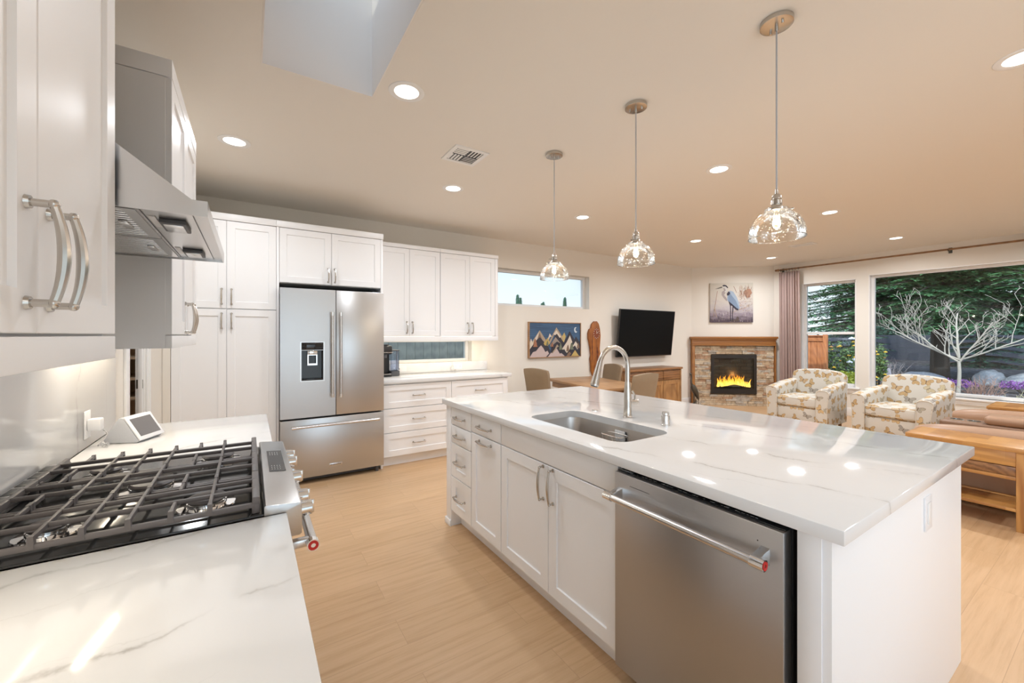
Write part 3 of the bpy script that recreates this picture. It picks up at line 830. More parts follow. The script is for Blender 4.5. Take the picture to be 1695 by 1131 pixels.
def upper_left(ya, yb, lab, splits, hz=(1.43, 1.564), endpanel=True):
    F = -0.27; zt = 2.43
    c = thing('upper_cabinet', lab, 'cabinet', (-0.42, (ya+yb)/2, 1.34))
    b = MB(); b.box(-0.5785, F, ya, yb, 1.385, 2.36); b.build('carcass', M['cab'], c)
    MB().box(-0.5785, F+0.021, ya-0.001, yb+0.001, 2.363, zt, r=0.002).build('crown', M['cab'], c)
    lr = MB(); lr.box(F, F+0.020, ya, yb, 1.337, 1.385, r=0.0015); lr.box(-0.5785, F, ya, ya+0.018, 1.337, 1.385); lr.box(-0.5785, F, yb-0.018, yb, 1.337, 1.385)
    lr.build('light_rail', M['cab'], c)
    for k, (a, b2, hy) in enumerate(splits):
        front_x(c, 'door', F, a, b2, 1.388, 2.36, handle=(hy, sum(hz)/2, 'z'), hl=hz[1]-hz[0])
    s = MB(); s.box(-0.50, -0.47, ya+0.05, yb-0.05, 1.377, 1.3845); so = s.build('light_strip', M['strip'], c)
    ld = bpy.data.lights.new('strip_lamp', 'AREA'); ld.shape = 'RECTANGLE'; ld.size = 0.03; ld.size_y = yb-ya-0.1; ld.energy = STRIP_W; ld.color = (1.0, 0.86, 0.66)
    lo = bpy.data.objects.new('lamp', ld); COL.objects.link(lo); lo.parent = c; lo.location = (-0.485+0.42, 0, 1.375-1.34)
    return c
upper_left(0.475, 1.225, 'white upper cabinet in the near left foreground with two large bar pulls', [(0.475, 0.862, 0.800), (0.862, 1.225, 0.865+0.0)][:0] or [(0.475, 0.836, 0.800), (0.836, 1.225, 0.872)])
upper_left(1.995, 2.80, 'tall white upper cabinet beyond the range hood', [(1.995, 2.40, 2.36), (2.40, 2.80, 2.44)], (1.40, 1.53))

# range hood
hd = thing('range_hood', 'stainless steel wedge range hood above the gas range', 'range hood', (-0.35, 1.6, 1.675))
ya, yb = 1.238, 1.985
MB().prism([(XL+0.001, 1.713), (-0.118, 1.713), (-0.27, 1.83), (XL+0.001, 2.06)], ya+0.004, yb-0.004, 'xz').build('canopy', M['hoodskin'] if 'hoodskin' in M else M['steel_plain'], hd)
MB().box(XL+0.001, -0.36, 1.46, 1.76, 2.0, H-0.002).build('duct_cover', M['steel_plain'], hd)
rim = MB(); rim.ring([(XL+0.001, ya), (-0.088, ya), (-0.088, yb), (XL+0.001, yb)], [(XL+0.003, ya+0.004), (-0.092, ya+0.004), (-0.092, yb-0.004), (XL+0.003, yb-0.004)], 1.675, 1.713, 'xy')
rim.box(XL+0.001, -0.089, ya+0.001, yb-0.001, 1.708, 1.713)
rim.build('lip', M['steel_plain'], hd)
un = MB(); un.box(XL+0.004, -0.093, ya+0.005, yb-0.005, 1.683, 1.688)
uo = un.build('underside', M['steel_plain'], hd)
for k, (fa, fb) in enumerate(((1.262, 1.600), (1.606, 1.945))):
    f = MB(); f.ring([(-0.56, fa), (-0.225, fa), (-0.225, fb), (-0.56, fb)], [(-0.54, fa+0.02), (-0.25, fa+0.02), (-0.25, fb-0.02), (-0.54, fb-0.02)], 1.677, 1.683, 'xy')
    for j in range(13):
        y = fa+0.028+j*(fb-fa-0.056)/12
        f.box(-0.54, -0.25, y-0.007, y+0.007, 1.6775, 1.681, r=0.001)
    fo = f.build('baffle_filter', M['steel_plain'], hd)
    hh_ = MB(); hh_.box(-0.28, -0.262, (fa+fb)/2-0.04, (fa+fb)/2+0.04, 1.671, 1.677, r=0.002); hh_.build('latch', M['steel_plain'], fo)
    MB().box(-0.54, -0.25, fa+0.02, fb-0.02, 1.6812, 1.6828).build('dark_baffle', M['darkgrey'], fo)
sl = MB()
sl.box(-0.2205, -0.2185, ya+0.02, yb-0.02, 1.6815, 1.6832); sl.box(-0.1205, -0.119, ya+0.02, yb-0.02, 1.6815, 1.6832)
sl.build('panel_seam', M['black'], hd)
# tilted lamp pods in the underside
for y in (1.40, 1.83):
    pod = MB(); pod.box(-0.195, -0.140, y-0.055, y+0.055, 1.672, 1.683, r=0.002); po = pod.build('lamp_housing', M['darkgrey'], hd)
    MB().box(-0.188, -0.147, y-0.045, y+0.045, 1.669, 1.6725, r=0.001).build('lamp_cover', M['steel_plain'], po)
    MB().box(-0.214, -0.200, y-0.07, y+0.05, 1.6805, 1.6832, r=0.001).build('control', M['white_pl'], hd)

# gas range
rg = thing('gas_range', 'stainless steel gas range with black cast iron grates between the counters', 'range', (-0.25, 1.62, 0))
ya, yb = 1.243, 1.998
b = MB(); b.box(-0.575, 0.055, ya+0.002, yb-0.002, 0.09, 0.905); b.box(-0.55, -0.02, ya+0.02, yb-0.02, 0.0, 0.09); b.build('body', M['steel_y'], rg)
ck = MB(); ck.box(-0.577, 0.030, ya-0.004, yb+0.003, 0.9155, 0.9215, r=0.002); ck.build('cooktop', M['blackenamel'], rg)
# recessed well look: raised front strip + control panel
cp = MB()
cp.prism([(0.030, 0.905), (0.030, 0.9385), (0.034, 0.9415), (0.113, 0.9335), (0.118, 0.929), (0.118, 0.850), (0.112, 0.846), (0.050, 0.846), (0.050, 0.905)], ya-0.003, yb+0.001, 'xz', r=0.0012)
cpo = cp.build('control_panel', M['steel_y'], rg)
sc_ = MB(); sc_.prism([(0.052, 0.9402), (0.100, 0.9352), (0.100, 0.9358), (0.052, 0.9408)], 1.55, 1.83, 'xz'); sc_.build('display', M['blackglass'], cpo)
ic = MB()
for j in range(3):
    for k in range(4):
        x = 0.060+0.008*k; z = 0.9408-(x-0.052)*0.104
        ic.box(x, x+0.0022, 1.575+0.02*j, 1.5785+0.02*j, z-0.0006, z+0.0003); ic.box(x, x+0.0022, 1.765+0.017*j, 1.7685+0.017*j, z-0.0006, z+0.0003)
ic.build('display_marks', M['white_pl'], cpo)
for y in (1.315, 1.415, 1.62, 1.825, 1.925):
    k = MB(); k.cyl((0.118, y, 0.888), (0.123, y, 0.888), 0.027, n=28); k.cyl((0.123, y, 0.888), (0.150, y, 0.888), 0.0225, 0.020, n=28); k.sph((0.150, y, 0.888), 0.0195, 20, (0.15, 1, 1))
    k.box(0.146, 0.157, y-0.004, y+0.004, 0.870, 0.907, r=0.002)
    k.build('knob', M['chrome'], rg)
dd = MB(); dd.box(0.055, 0.088, ya+0.006, yb-0.006, 0.235, 0.835, r=0.004)
do = dd.build('oven_door', M['steel_y'], rg)
MB().box(0.0885, 0.0895, ya+0.12, yb-0.12, 0.36, 0.70).build('oven_window', M['blackglass'], do)
MB().box(0.055, 0.086, ya+0.006, yb-0.006, 0.095, 0.228, r=0.004).build('warming_drawer', M['steel_y'], rg)
hb = MB(); hb.cyl((0.148, ya+0.035, 0.800), (0.148, yb-0.035, 0.800), 0.0135, n=22)
for y in (ya+0.05, yb-0.05): hb.box(0.088, 0.150, y-0.013, y+0.013, 0.789, 0.811, r=0.004)
ho = hb.build('handle', M['steel_plain'], do)
cc = MB()
for y, s in ((ya+0.035, -1), (yb-0.035, 1)): cc.cyl((0.148, y, 0.800), (0.148, y+s*0.022, 0.800), 0.0165, n=24)
cc.build('handle_end', M['chrome'], do)
rr = MB()
for y, s in ((ya+0.013, -1),): rr.ring([(0.148+0.0135*math.cos(a), 0.800+0.0135*math.sin(a)) for a in [k*2*PI/24 for k in range(24)]], [(0.148+0.006*math.cos(a), 0.800+0.006*math.sin(a)) for a in [k*2*PI/24 for k in range(24)]], y-0.0012, y+0.0012, 'xz')
rr.build('red_medallion', M['red'], do)
# rear vent
bv = MB(); bv.box(-0.577, -0.535, ya, yb, 0.9215, 0.950, r=0.004); bvo = bv.build('rear_vent', M['steel_y'], rg)
vs_ = MB()
for k in range(9):
    y = ya+0.035+k*0.079; vs_.box(-0.570, -0.545, y, y+0.06, 0.9495, 0.9515, r=0.001)
vs_.build('vent_slot', M['black'], bvo)
# burners
for i, (x, y, r) in enumerate(((-0.10, 1.39, 0.045), (-0.10, 1.86, 0.048), (-0.40, 1.39, 0.036), (-0.40, 1.86, 0.040), (-0.25, 1.62, 0.052))):
    bz = 0.9215
    bo = MB(); bo.lathe([(0, 0.0), (r+0.022, 0.0), (r+0.020, 0.003), (r, 0.005), (r, 0.014), (r-0.004, 0.017), (0, 0.017)], (x, y, bz), n=36)
    q = bo.build('burner', M['chrome'], rg)
    MB().lathe([(0, 0.017), (r-0.002, 0.017), (r+0.001, 0.021), (r-0.004, 0.026), (r*0.6, 0.028), (0, 0.028)], (x, y, bz), n=36).build('burner_cap', M['iron'], q)
# grates: three frames of bars
GT = 0.967
def bar(mb, p0, p1, w=0.0085, h=0.012):
    p0, p1 = V(*p0), V(*p1); d = p1-p0; L = d.length
    R = d.to_track_quat('X', 'Z').to_matrix().to_4x4()
    mb.box(0, L, -w/2, w/2, -h, 0, r=0.0028, seg=2, M=Matrix.Translation(p0) @ R)
xa, xb = -0.525, 0.012
W3_ = (yb-ya-0.012)/3
for g_ in range(3):
    a = ya+0.006+g_*W3_+0.0015; c2 = a+W3_-0.003; gm = MB(); m = (a+c2)/2
    # low side rails with raised feet-tabs
    for y in (a+0.006, c2-0.006):
        bar(gm, (xa, y, GT-0.016), (xb, y, GT-0.016), 0.011, 0.013)
    # end rails
    for x in (xa, xb):
        bar(gm, (x, a, GT-0.001), (x, c2, GT-0.001), 0.017 if x == xb else 0.013, 0.020)
    # bars across the depth
    for k in range(1, 3):
        y = a+(c2-a)*k/3; bar(gm, (xa, y, GT), (xb, y, GT))
    # cross bars that rise over the side rails
    for j, x in enumerate((-0.46, -0.385, -0.31, -0.235, -0.16, -0.085)):
        full = j % 2 == 1
        if full or j == 2: bar(gm, (x, a+0.004, GT), (x, c2-0.004, GT))
        else:
            bar(gm, (x, a+0.004, GT), (x, a+(c2-a)*0.30, GT)); bar(gm, (x, c2-(c2-a)*0.30, GT), (x, c2-0.004, GT))
        for y, s in ((a+0.006, 1), (c2-0.006, -1)):
            gm.prism([(x-0.006, GT-0.026), (x+0.006, GT-0.026), (x+0.0045, GT+0.001), (x-0.0045, GT+0.001)], y-0.0065, y+0.0065, 'xz')
    for x in (xa, xb):
        for y in (a+0.012, c2-0.012): gm.box(x-0.009, x+0.009, y-0.01, y+0.01, 0.9217, GT-0.012, r=0.003)
    gm.build('grate', M['iron'], rg)

# smart display and its power brick
sd = thing('smart_display', 'white wedge-shaped smart display with a grey screen on the far range counter', 'smart display', (-0.43, 2.47, CT), -0.42)
body = [(-0.072, 0.001), (0.045, 0.001), (0.056, 0.008), (-0.006, 0.108), (-0.016, 0.112), (-0.028, 0.106), (-0.080, 0.028), (-0.083, 0.012)]
MB().prism(body, -0.075, 0.075, 'xz', r=0.004).build('housing', M['grey_fab'], sd, local=True)
tilt = math.atan2(0.062, 0.100)
Ms = Matrix.Translation((0.0270, 0, 0.0600)) @ Matrix.Rotation(-tilt, 4, 'Y')
MB().box(0, 0.006, -0.078, 0.078, -0.060, 0.060, r=0.003, M=Ms).build('bezel', M['white_pl'], sd, local=True)
MB().box(0.0062, 0.0068, -0.062, 0.062, -0.043, 0.045, M=Ms).build('screen', M['screen'], sd, local=True)
ol = thing('wall_outlet', 'white outlet plate on the range wall backsplash behind the smart display', 'outlet', (-0.5785, 2.40, 0.955))
MB().box(-0.5785, -0.5735, 2.365, 2.435, 0.955, 1.07, r=0.002).build('cover_plate', M['white_pl'], ol)
ad = thing('power_adapter', 'white plug-in power adapter with a dangling cord beside the smart display', 'power adapter', (-0.572, 2.40, 0.975))
MB().box(-0.5733, -0.530, 2.38, 2.425, 0.985, 1.035, r=0.006).build('plug_body', M['white_pl'], ad)
pts = []
for k in range(60):
    u = k/59; 
    pts.append((-0.528+0.012*math.sin(u*19)+0.02*u, 2.385+0.015*math.sin(u*14+1)-0.02*u, 0.985-(0.065 if u > 0.25 else 0.26*u)+ (0.010*abs(math.sin(u*30)) if u > 0.25 else 0)))
MB().tube(pts, 0.0022, n=6).build('cord', M['cordgrey'], ad)

# ---------------------------------------------------------------- pantry, fridge and back run
FY = 4.30
pc = thing('pantry_cabinet', 'tall white four-door pantry cabinet left of the refrigerator', 'cabinet', (-0.17, 4.6, 0))
b = MB(); b.box(-0.545, 0.199, FY, YB-0.002, 0.10, 2.375); b.box(-0.545, 0.199, FY+0.06, YB-0.002, 0, 0.10); b.build('carcass', M['cab'], pc)
MB().box(-0.598, -0.5465, FY-0.02, FY+0.01, 0, 2.376).build('filler_strip', M['wall'], pc)
MB().box(-0.548, 0.199, FY-0.030, YB-0.002, 2.378, 2.435, r=0.002).build('crown', M['cab'], pc)
xm = -0.173
front_y(pc, 'door', FY, -0.545, xm, 1.617, 2.375, handle=(xm-0.035, 1.72, 'z'))
front_y(pc, 'door', FY, xm, 0.199, 1.617, 2.375, handle=(xm+0.035, 1.72, 'z'))
front_y(pc, 'door', FY, -0.545, xm, 0.105, 1.612, handle=(xm-0.035, 1.51, 'z'))
front_y(pc, 'door', FY, xm, 0.199, 0.105, 1.612, handle=(xm+0.035, 1.51, 'z'))
fc = thing('fridge_cabinet', 'white two-door cabinet and side panels around the refrigerator', 'cabinet', (0.68, 4.6, 0))
b = MB(); b.box(0.222, 1.134, FY, YB-0.002, 1.868, 2.375); b.build('carcass', M['cab'], fc)
MB().box(0.200, 0.221, FY-0.02, YB-0.002, 0, 2.377, r=0.001).build('side_panel', M['cab'], fc)
MB().box(1.135, 1.156, FY-0.02, YB-0.002, 0, 2.377, r=0.001).build('side_panel', M['cab'], fc)
MB().box(0.200, 1.159, FY-0.030, YB-0.002, 2.378, 2.435, r=0.002).build('crown', M['cab'], fc)
front_y(fc, 'door', FY, 0.222, 0.664, 1.872, 2.375, handle=(0.634, 1.965, 'z'))
front_y(fc, 'door', FY, 0.664, 1.134, 1.872, 2.375, handle=(0.694, 1.965, 'z'))

fr = thing('refrigerator', 'stainless steel french door refrigerator with a water dispenser', 'refrigerator', (0.68, 4.5, 0))
b = MB(); b.box(0.236, 1.120, 4.275, 4.93, 0.045, 1.79, r=0.004); b.box(0.26, 1.10, 4.30, 4.9, 0.012, 0.045)
b.build('cabinet_body', M['darkgrey'], fr)
FF = 4.205
# left door with the dispenser niche
dx0, dx1, dz0, dz1 = 0.396, 0.580, 0.965, 1.245
d = MB()
for (a, c, z0, z1_) in ((0.224, dx0, 0.622, 1.818), (dx1, 0.688, 0.622, 1.818), (dx0, dx1, 0.622, dz0), (dx0, dx1, dz1, 1.818)):
    d.box(a, c, FF, 4.272, z0, z1_)
d.box(dx0, dx1, 4.262, 4.272, dz0, dz1)
bmesh.ops.remove_doubles(d.bm, verts=d.bm.verts, dist=1e-5)
seen = {}
for f in d.bm.faces: seen.setdefault(tuple(sorted(tuple(round(q, 4) for q in v.co) for v in f.verts)), []).append(f)
bmesh.ops.delete(d.bm, geom=[f for fs in seen.values() if len(fs) > 1 for f in fs], context='FACES_ONLY')
ld_ = d.build('left_door', M['steel_x'], fr)
rd_ = MB().box(0.693, 1.147, FF, 4.272, 0.622, 1.818, r=0.004).build('right_door', M['steel_x'], fr)
fz_ = MB().box(0.224, 1.147, FF, 4.272, 0.062, 0.606, r=0.004).build('freezer_drawer', M['steel_x'], fr)
ds = MB(); ds.box(0.3955, 0.5805, FF-0.004, FF+0.05, 1.250, 1.318, r=0.002); dso = ds.build('dispenser_panel', M['blackglass'], ld_)
ni = MB(); ni.box(dx0+0.0005, dx1-0.0005, 4.256, 4.2615, dz0+0.0005, dz1-0.0005)
ni.box(dx0+0.0005, dx0+0.003, FF, 4.256, dz0, dz1); ni.box(dx1-0.003, dx1-0.0005, FF, 4.256, dz0, dz1); ni.box(dx0, dx1, FF, 4.256, dz1-0.003, dz1-0.0005)
ni.box(dx0+0.0005, dx1-0.0005, FF-0.002, 4.256, dz0+0.0005, dz0+0.016, r=0.001)
ni.build('dispenser_niche', M['blackglass'], ld_)
fr_ = MB(); fr_.ring([(0.384, 0.955), (0.592, 0.955), (0.592, 1.325), (0.384, 1.325)], [(0.394, 0.964), (0.582, 0.964), (0.582, 1.3195), (0.394, 1.3195)], FF-0.003, FF+0.001, 'xz'); fr_.build('dispenser_frame', M['steel_plain'], ld_)
sp = MB(); sp.box(0.446, 0.530, 4.212, 4.25, 1.205, 1.243, r=0.003); sp.ring([(0.446, 1.105), (0.530, 1.105), (0.530, 1.205), (0.446, 1.205)], [(0.456, 1.122), (0.520, 1.122), (0.520, 1.198), (0.456, 1.198)], 4.215, 4.225, 'xz')
sp.build('dispenser_paddle', M['chrome'], ld_)
def bar_handle(par, p0, p1, N, r=0.0125, stand=0.052, name='handle'):
    p0, p1, N = V(*p0), V(*p1), V(*N); d = (p1-p0).normalized()
    m = MB(); a = p0+N*stand; c = p1+N*stand
    m.cyl(a+d*0.03, c-d*0.03, r, n=20); h = m.build(name, M['steel_plain'], par)
    e = MB()
    for q, s in ((a, 1), (c, -1)):
        e.cyl(q, q+d*s*0.034, r*1.22, n=22)
    for q in (p0+d*0.022, p1-d*0.022):
        e.cyl(q, q+N*stand, r*0.85, n=16)
    e.build('handle_mount', M['chrome'], h)
    return h
bar_handle(ld_, (0.654, FF, 0.800), (0.654, FF, 1.605), -UY)
bar_handle(rd_, (0.728, FF, 0.795), (0.728, FF, 1.605), -UY)
bar_handle(fz_, (0.312, FF, 0.545), (1.088, FF, 0.545), -UY)
bd = MB(); bd.box(0.632, 0.748, FF-0.003, FF-0.0002, 0.137, 0.163, r=0.001); bdo = bd.build('badge', M['steel_plain'], fz_)
text_mesh('KitchenAid', 0.019, Matrix.Translation((0.690, FF-0.0036, 0.150)) @ Matrix.Rotation(PI/2, 4, 'X'), 'badge_lettering', M['black'], bdo, sx=1.05)
hg = MB(); hg.box(0.24, 0.33, 4.22, 4.33, 1.792, 1.815, r=0.003); hg.box(1.04, 1.13, 4.22, 4.33, 1.792, 1.815, r=0.003); hg.build('hinge_cover', M['darkgrey'], fr)
for x in (0.27, 1.09): MB().cyl((x, 4.26, 0.0), (x, 4.26, 0.06), 0.018, n=16).build('foot', M['darkgrey'], fr)

# uppers right of the fridge
def upper_back(xa, xb, xs, xc, lab):
    Yf = 4.622
    c = thing('upper_cabinet', lab, 'cabinet', ((xa+xb)/2, 4.8, 1.33))
    b = MB(); b.box(xa, xb, Yf, YB-0.002, 1.375, 2.385); b.build('carcass', M['cab'], c)
    MB().box(xa+0.001, xb+(0.006 if xc else -0.0005), Yf-0.028, YB-0.002, 2.388, 2.432, r=0.002).build('crown', M['cab'], c)
    lr = MB(); lr.box(xa, xb+(0.004 if xc else 0), Yf-0.022, Yf-0.002, 1.317, 1.372, r=0.0015); lr.box(xb-0.014, xb+(0.004 if xc else 0), Yf-0.002, YB-0.002, 1.317, 1.374)
    lr.build('light_rail', M['cab'], c)
    front_y(c, 'door', Yf, xs[0], xs[1], 1.378, 2.385, handle=(xs[1]-0.033, 1.475, 'z'), hl=0.128)
    front_y(c, 'door', Yf, xs[1], xs[2], 1.378, 2.385, handle=(xs[1]+0.033, 1.475, 'z'), hl=0.128)
    if xc: MB().box(xs[2]+0.002, xb+0.003, Yf-0.02, Yf-0.0005, 1.374, 2.386, r=0.001).build('end_stile', M['cab'], c)
    MB().box(xa+0.05, xb-0.05, 4.66, 4.685, 1.3665, 1.374).build('light_strip', M['strip'], c)
    ld = bpy.data.lights.new('strip_lamp', 'AREA'); ld.shape = 'RECTANGLE'; ld.size = xb-xa-0.1; ld.size_y = 0.025; ld.energy = STRIP_W; ld.color = (1.0, 0.86, 0.66)
    lo = bpy.data.objects.new('lamp', ld); COL.objects.link(lo); lo.parent = c; lo.location = (0, 4.672-4.8, 1.364-1.33)
upper_back(1.160, 1.928, (1.160, 1.548, 1.926), False, 'white two-door upper cabinet directly right of the refrigerator')
upper_back(1.929, 2.734, (1.931, 2.326, 2.692), True, 'white two-door upper cabinet at the right end, by the transom window')

def base_back(xa, xb, lab, end=False):
    c = thing('drawer_cabinet', lab, 'cabinet', ((xa+xb)/2, 4.6, 0))
    b = MB(); b.box(xa, xb, FY, YB-0.016, 0.10, 0.874); b.box(xa, xb, FY+0.055, YB-0.016, 0.0, 0.10); b.build('carcass', M['cab'], c)
    x1 = xb-0.02 if end else xb
    for z0, z1_ in ((0.108, 0.356), (0.360, 0.611), (0.615, 0.862)):
        front_y(c, 'drawer', FY, xa, x1, z0, z1_, handle=((xa+x1)/2, (z0+z1_)/2, 'x'), rail=0.062)
base_back(1.160, 1.930, 'white three-drawer base cabinet directly right of the refrigerator')
base_back(1.931, 2.700, 'white drawer cabinet at the right end of the back counter, partly behind the island', True)
slab('countertop', 'white quartz countertop below the slot window on the back wall', 1.158, 2.735, 4.262, YB-0.0175, M['quartz_b'], 0.8745)
tag(MB().box(1.160, 2.758, YB-0.017, YB-0.0005, 0.9155, 1.034, r=0.001).build('backsplash', M['quartz_b']), 'low white quartz backsplash strip below the slot window', 'backsplash')
o2 = thing('wall_outlet', 'white horizontal outlet plate in the low backsplash by the slot window', 'outlet', (2.315, YB-0.018, 0.94))
MB().box(2.255, 2.375, YB-0.0215, YB-0.0175, 0.937, 1.012, r=0.002).build('cover_plate', M['white_pl'], o2)
s_ = MB()
for x in (2.285, 2.345):
    for dz in (-0.008, 0.008): s_.box(x-0.006, x+0.004, YB-0.0222, YB-0.0214, 0.972+dz, 0.975+dz)
s_.build('socket', M['darkgrey'], o2)
o3 = thing('wall_outlet', 'white outlet plate with a black plug behind the coffee maker', 'outlet', (1.55, YB-0.018, 0.94))
MB().box(1.50, 1.62, YB-0.0215, YB-0.0175, 0.937, 1.012, r=0.002).build('cover_plate', M['white_pl'], o3)
pg = MB(); pg.box(1.505, 1.525, YB-0.045, YB-0.0216, 0.965, 0.985, r=0.003); pg.cyl((1.49, YB-0.034, 0.975), (1.53, YB-0.034, 0.975), 0.005, n=8)
pg.build('plug', M['black'], o3)

# coffee maker and water filter pitcher
cf = thing('coffee_maker', 'black pod coffee maker on the back counter beside the refrigerator', 'coffee maker', (1.28, 4.66, CT))
b = MB(); b.box(1.20, 1.352, 4.62, 4.80, 0.916, 0.945, r=0.006); b.box(1.20, 1.352, 4.72, 4.80, 0.94, 1.19, r=0.01); b.box(1.20, 1.352, 4.60, 4.80, 1.17, 1.268, r=0.018)
b.build('body', M['black'], cf)
b = MB(); b.box(1.215, 1.338, 4.605, 4.70, 0.945, 0.951, r=0.002); b.box(1.195, 1.356, 4.598, 4.80, 1.190, 1.196, r=0.001); b.build('chrome_trim', M['chrome'], cf)
b = MB(); b.cyl((1.276, 4.65, 1.13), (1.276, 4.65, 1.17), 0.022, n=18); b.build('spout', M['darkgrey'], cf)
b = MB(); b.cyl((1.276, 4.655, 1.268), (1.276, 4.655, 1.282), 0.045, n=24); b.build('lid', M['black'], cf)
wt = thing('water_tank', 'clear rectangular water tank with a dark lid right of the coffee maker', 'water tank', (1.41, 4.72, CT))
MB().box(1.360, 1.448, 4.66, 4.77, 0.975, 1.205, r=0.012).build('tank', M['clearpl'], wt)
MB().box(1.366, 1.442, 4.666, 4.764, 0.983, 1.10, r=0.010).build('water', M['clearpl'], wt)
MB().box(1.357, 1.451, 4.657, 4.773, 1.204, 1.216, r=0.004).build('lid', M['darkgrey'], wt)
MB().box(1.357, 1.451, 4.657, 4.773, 0.9165, 0.976, r=0.004).build('base', M['darkgrey'], wt)

# ---------------------------------------------------------------- island
IX = 1.205                                       # carcass plane; fronts reach 1.225 -> towards -X
IXF = 1.225
def front_i(par, name, ya, yb, za, zb, handle=None, rail=0.058, flat=False, hl=0.128, rail_h=None):
    g = 0.0015; X = IXF+0.02
    if flat: d = MB().box(IXF, X, ya+g, yb-g, za+g, zb-g, r=0.0015).build(name, M['cab'], par)
    else: d = MB().panel((X, ya+g, za+g), UY, UZ, -UX, yb-ya-2*g, zb-za-2*g, rail=rail, rail_h=rail_h).build(name, M['cab'], par)
    if handle:
        y, z, ax = handle
        pull(MB(), (IXF, y, z), UZ if ax == 'z' else UY, -UX, hl).build('handle', M['nickel'], d)
    return d
CX = IXF+0.021
def carc(name, lab, ya, yb, sink=False):
    c = thing(name, lab, 'cabinet', (1.55, (ya+yb)/2, 0))
    b = MB()
    if sink:
        b.box(CX, CX+0.60, ya, ya+0.018, 0.10, 0.876); b.box(CX, CX+0.60, yb-0.018, yb, 0.10, 0.876); b.box(CX, CX+0.60, ya+0.018, yb-0.018, 0.10, 0.118)
        b.box(CX+0.582, CX+0.60, ya+0.018, yb-0.018, 0.118, 0.876); b.box(CX, CX+0.018, ya+0.018, yb-0.018, 0.72, 0.876)
    else: b.box(CX, CX+0.60, ya, yb, 0.10, 0.876)
    b.box(CX+0.06, CX+0.60, ya, yb, 0, 0.10)
    b.build('carcass', M['cab'], c)
    return c
c1 = carc('drawer_cabinet', 'narrow white four-drawer cabinet at the far end of the island', 2.405, 2.725)
for z0, z1_, fl in ((0.745, 0.868, True), (0.616, 0.742, True), (0.374, 0.613, False), (0.122, 0.371, False)):
    front_i(c1, 'drawer', 2.408, 2.722, z0, z1_, ((2.565), (z0+z1_)/2 if fl else (z0+z1_)/2, 'y'), flat=fl, rail=0.075, rail_h=0.06, hl=0.135)
c2 = carc('pullout_cabinet', 'white island cabinet with one drawer above a tall pull-out front', 2.027, 2.403)
front_i(c2, 'drawer', 2.029, 2.402, 0.752, 0.868, (2.215, 0.808, 'y'), flat=True, hl=0.15)
front_i(c2, 'pullout_front', 2.029, 2.402, 0.122, 0.749, (2.215, 0.715, 'y'), rail=0.06, hl=0.15)
c3 = carc('sink_cabinet', 'wide white two-door cabinet below the island sink', 1.128, 2.025, True)
front_i(c3, 'false_front', 1.130, 2.024, 0.752, 0.868, flat=True)
front_i(c3, 'door', 1.580, 2.024, 0.122, 0.749, (1.618, 0.655, 'z'), rail=0.06, hl=0.16)
front_i(c3, 'door', 1.130, 1.579, 0.122, 0.749, (1.541, 0.655, 'z'), rail=0.06, hl=0.16)
ep = thing('island_end_post', 'white end post with a small foot at the far corner of the island', 'end panel', (1.9, 2.76, 0))
b = MB(); b.box(IXF, 2.50, 2.727, 2.805, 0.0, 0.8765, r=0.001); b.build('panel', M['cab'], ep)
b = MB(); b.box(IXF-0.010, IXF-0.0005, 2.720, 2.815, 0.0, 0.045, r=0.002); b.box(IXF-0.010, 2.50, 2.8055, 2.815, 0.0, 0.045, r=0.002); b.build('shoe_moulding', M['cab'], ep)
e2 = thing('island_end_panel', 'wide plain white panel closing the near right end of the island', 'end panel', (1.9, 0.46, 0))  # cabinet end panel of the island, no room wall
b = MB(); b.box(IXF+0.001, 2.545, 0.425, 0.497, 0.0, 0.8765, r=0.001); b.build('panel', M['cab'], e2)
b = MB(); b.box(IXF-0.005, IXF+0.0005, 0.445, 0.500, 0.0, 0.876, r=0.001); b.build('stile', M['cab'], e2)
e3 = tag(MB().box(CX+0.601, 2.525, 0.4975, 2.7265, 0.0, 0.8765).build('island_back_wall', M['cab']), 'white back panel of the island facing the living area', 'end panel')
oi = thing('wall_outlet', 'white outlet plate on the right end panel of the island', 'outlet', (2.05, 0.424, 0.69))
MB().box(2.005, 2.085, 0.4195, 0.4248, 0.690, 0.810, r=0.0015).build('cover_plate', M['white_pl'], oi)
MB().box(2.028, 2.062, 0.4172, 0.4196, 0.712, 0.788, r=0.001).build('receptacle', M['trim'], oi)

# dishwasher
dw = thing('dishwasher', 'stainless steel dishwasher with a bar handle in the near end of the island', 'dishwasher', (1.5, 0.82, 0))
ya, yb = 0.520, 1.124
b = MB(); b.box(CX, CX+0.56, ya, yb, 0.10, 0.868); b.box(CX+0.05, CX+0.5, ya, yb, 0.0, 0.10); b.build('tub', M['black'], dw)
b = MB(); b.box(1.196, CX-0.001, ya+0.002, yb-0.004, 0.105, 0.858, r=0.004); dd = b.build('door', M['steel_dw'], dw)
b = MB(); b.box(1.212, CX-0.002, ya+0.004, yb-0.006, 0.8585, 0.8615); cpn = b.build('control_strip', M['blackglass'], dd)
mk = MB()
random.seed(3)
y = 0.60
while y < 1.03:
    w = random.choice((0.004, 0.007, 0.010, 0.014)); mk.box(1.222, 1.2235, y, y+w, 0.8615, 0.8619)
    if random.random() < 0.5: mk.box(1.226, 1.2272, y, y+w*0.7, 0.8615, 0.8619)
    y += w+random.choice((0.004, 0.006, 0.02))
mk.build('control_marks', M['white_pl'], cpn)
text_mesh('KitchenAid', 0.014, Matrix.Translation((1.2235, 1.085, 0.8619)) @ Matrix.Rotation(-PI/2, 4, 'Z'), 'lettering', M['white_pl'], cpn)
MB().box(1.1945, 1.1962, 0.955, 1.045, 0.820, 0.8215).build('vent_slit', M['black'], dd)
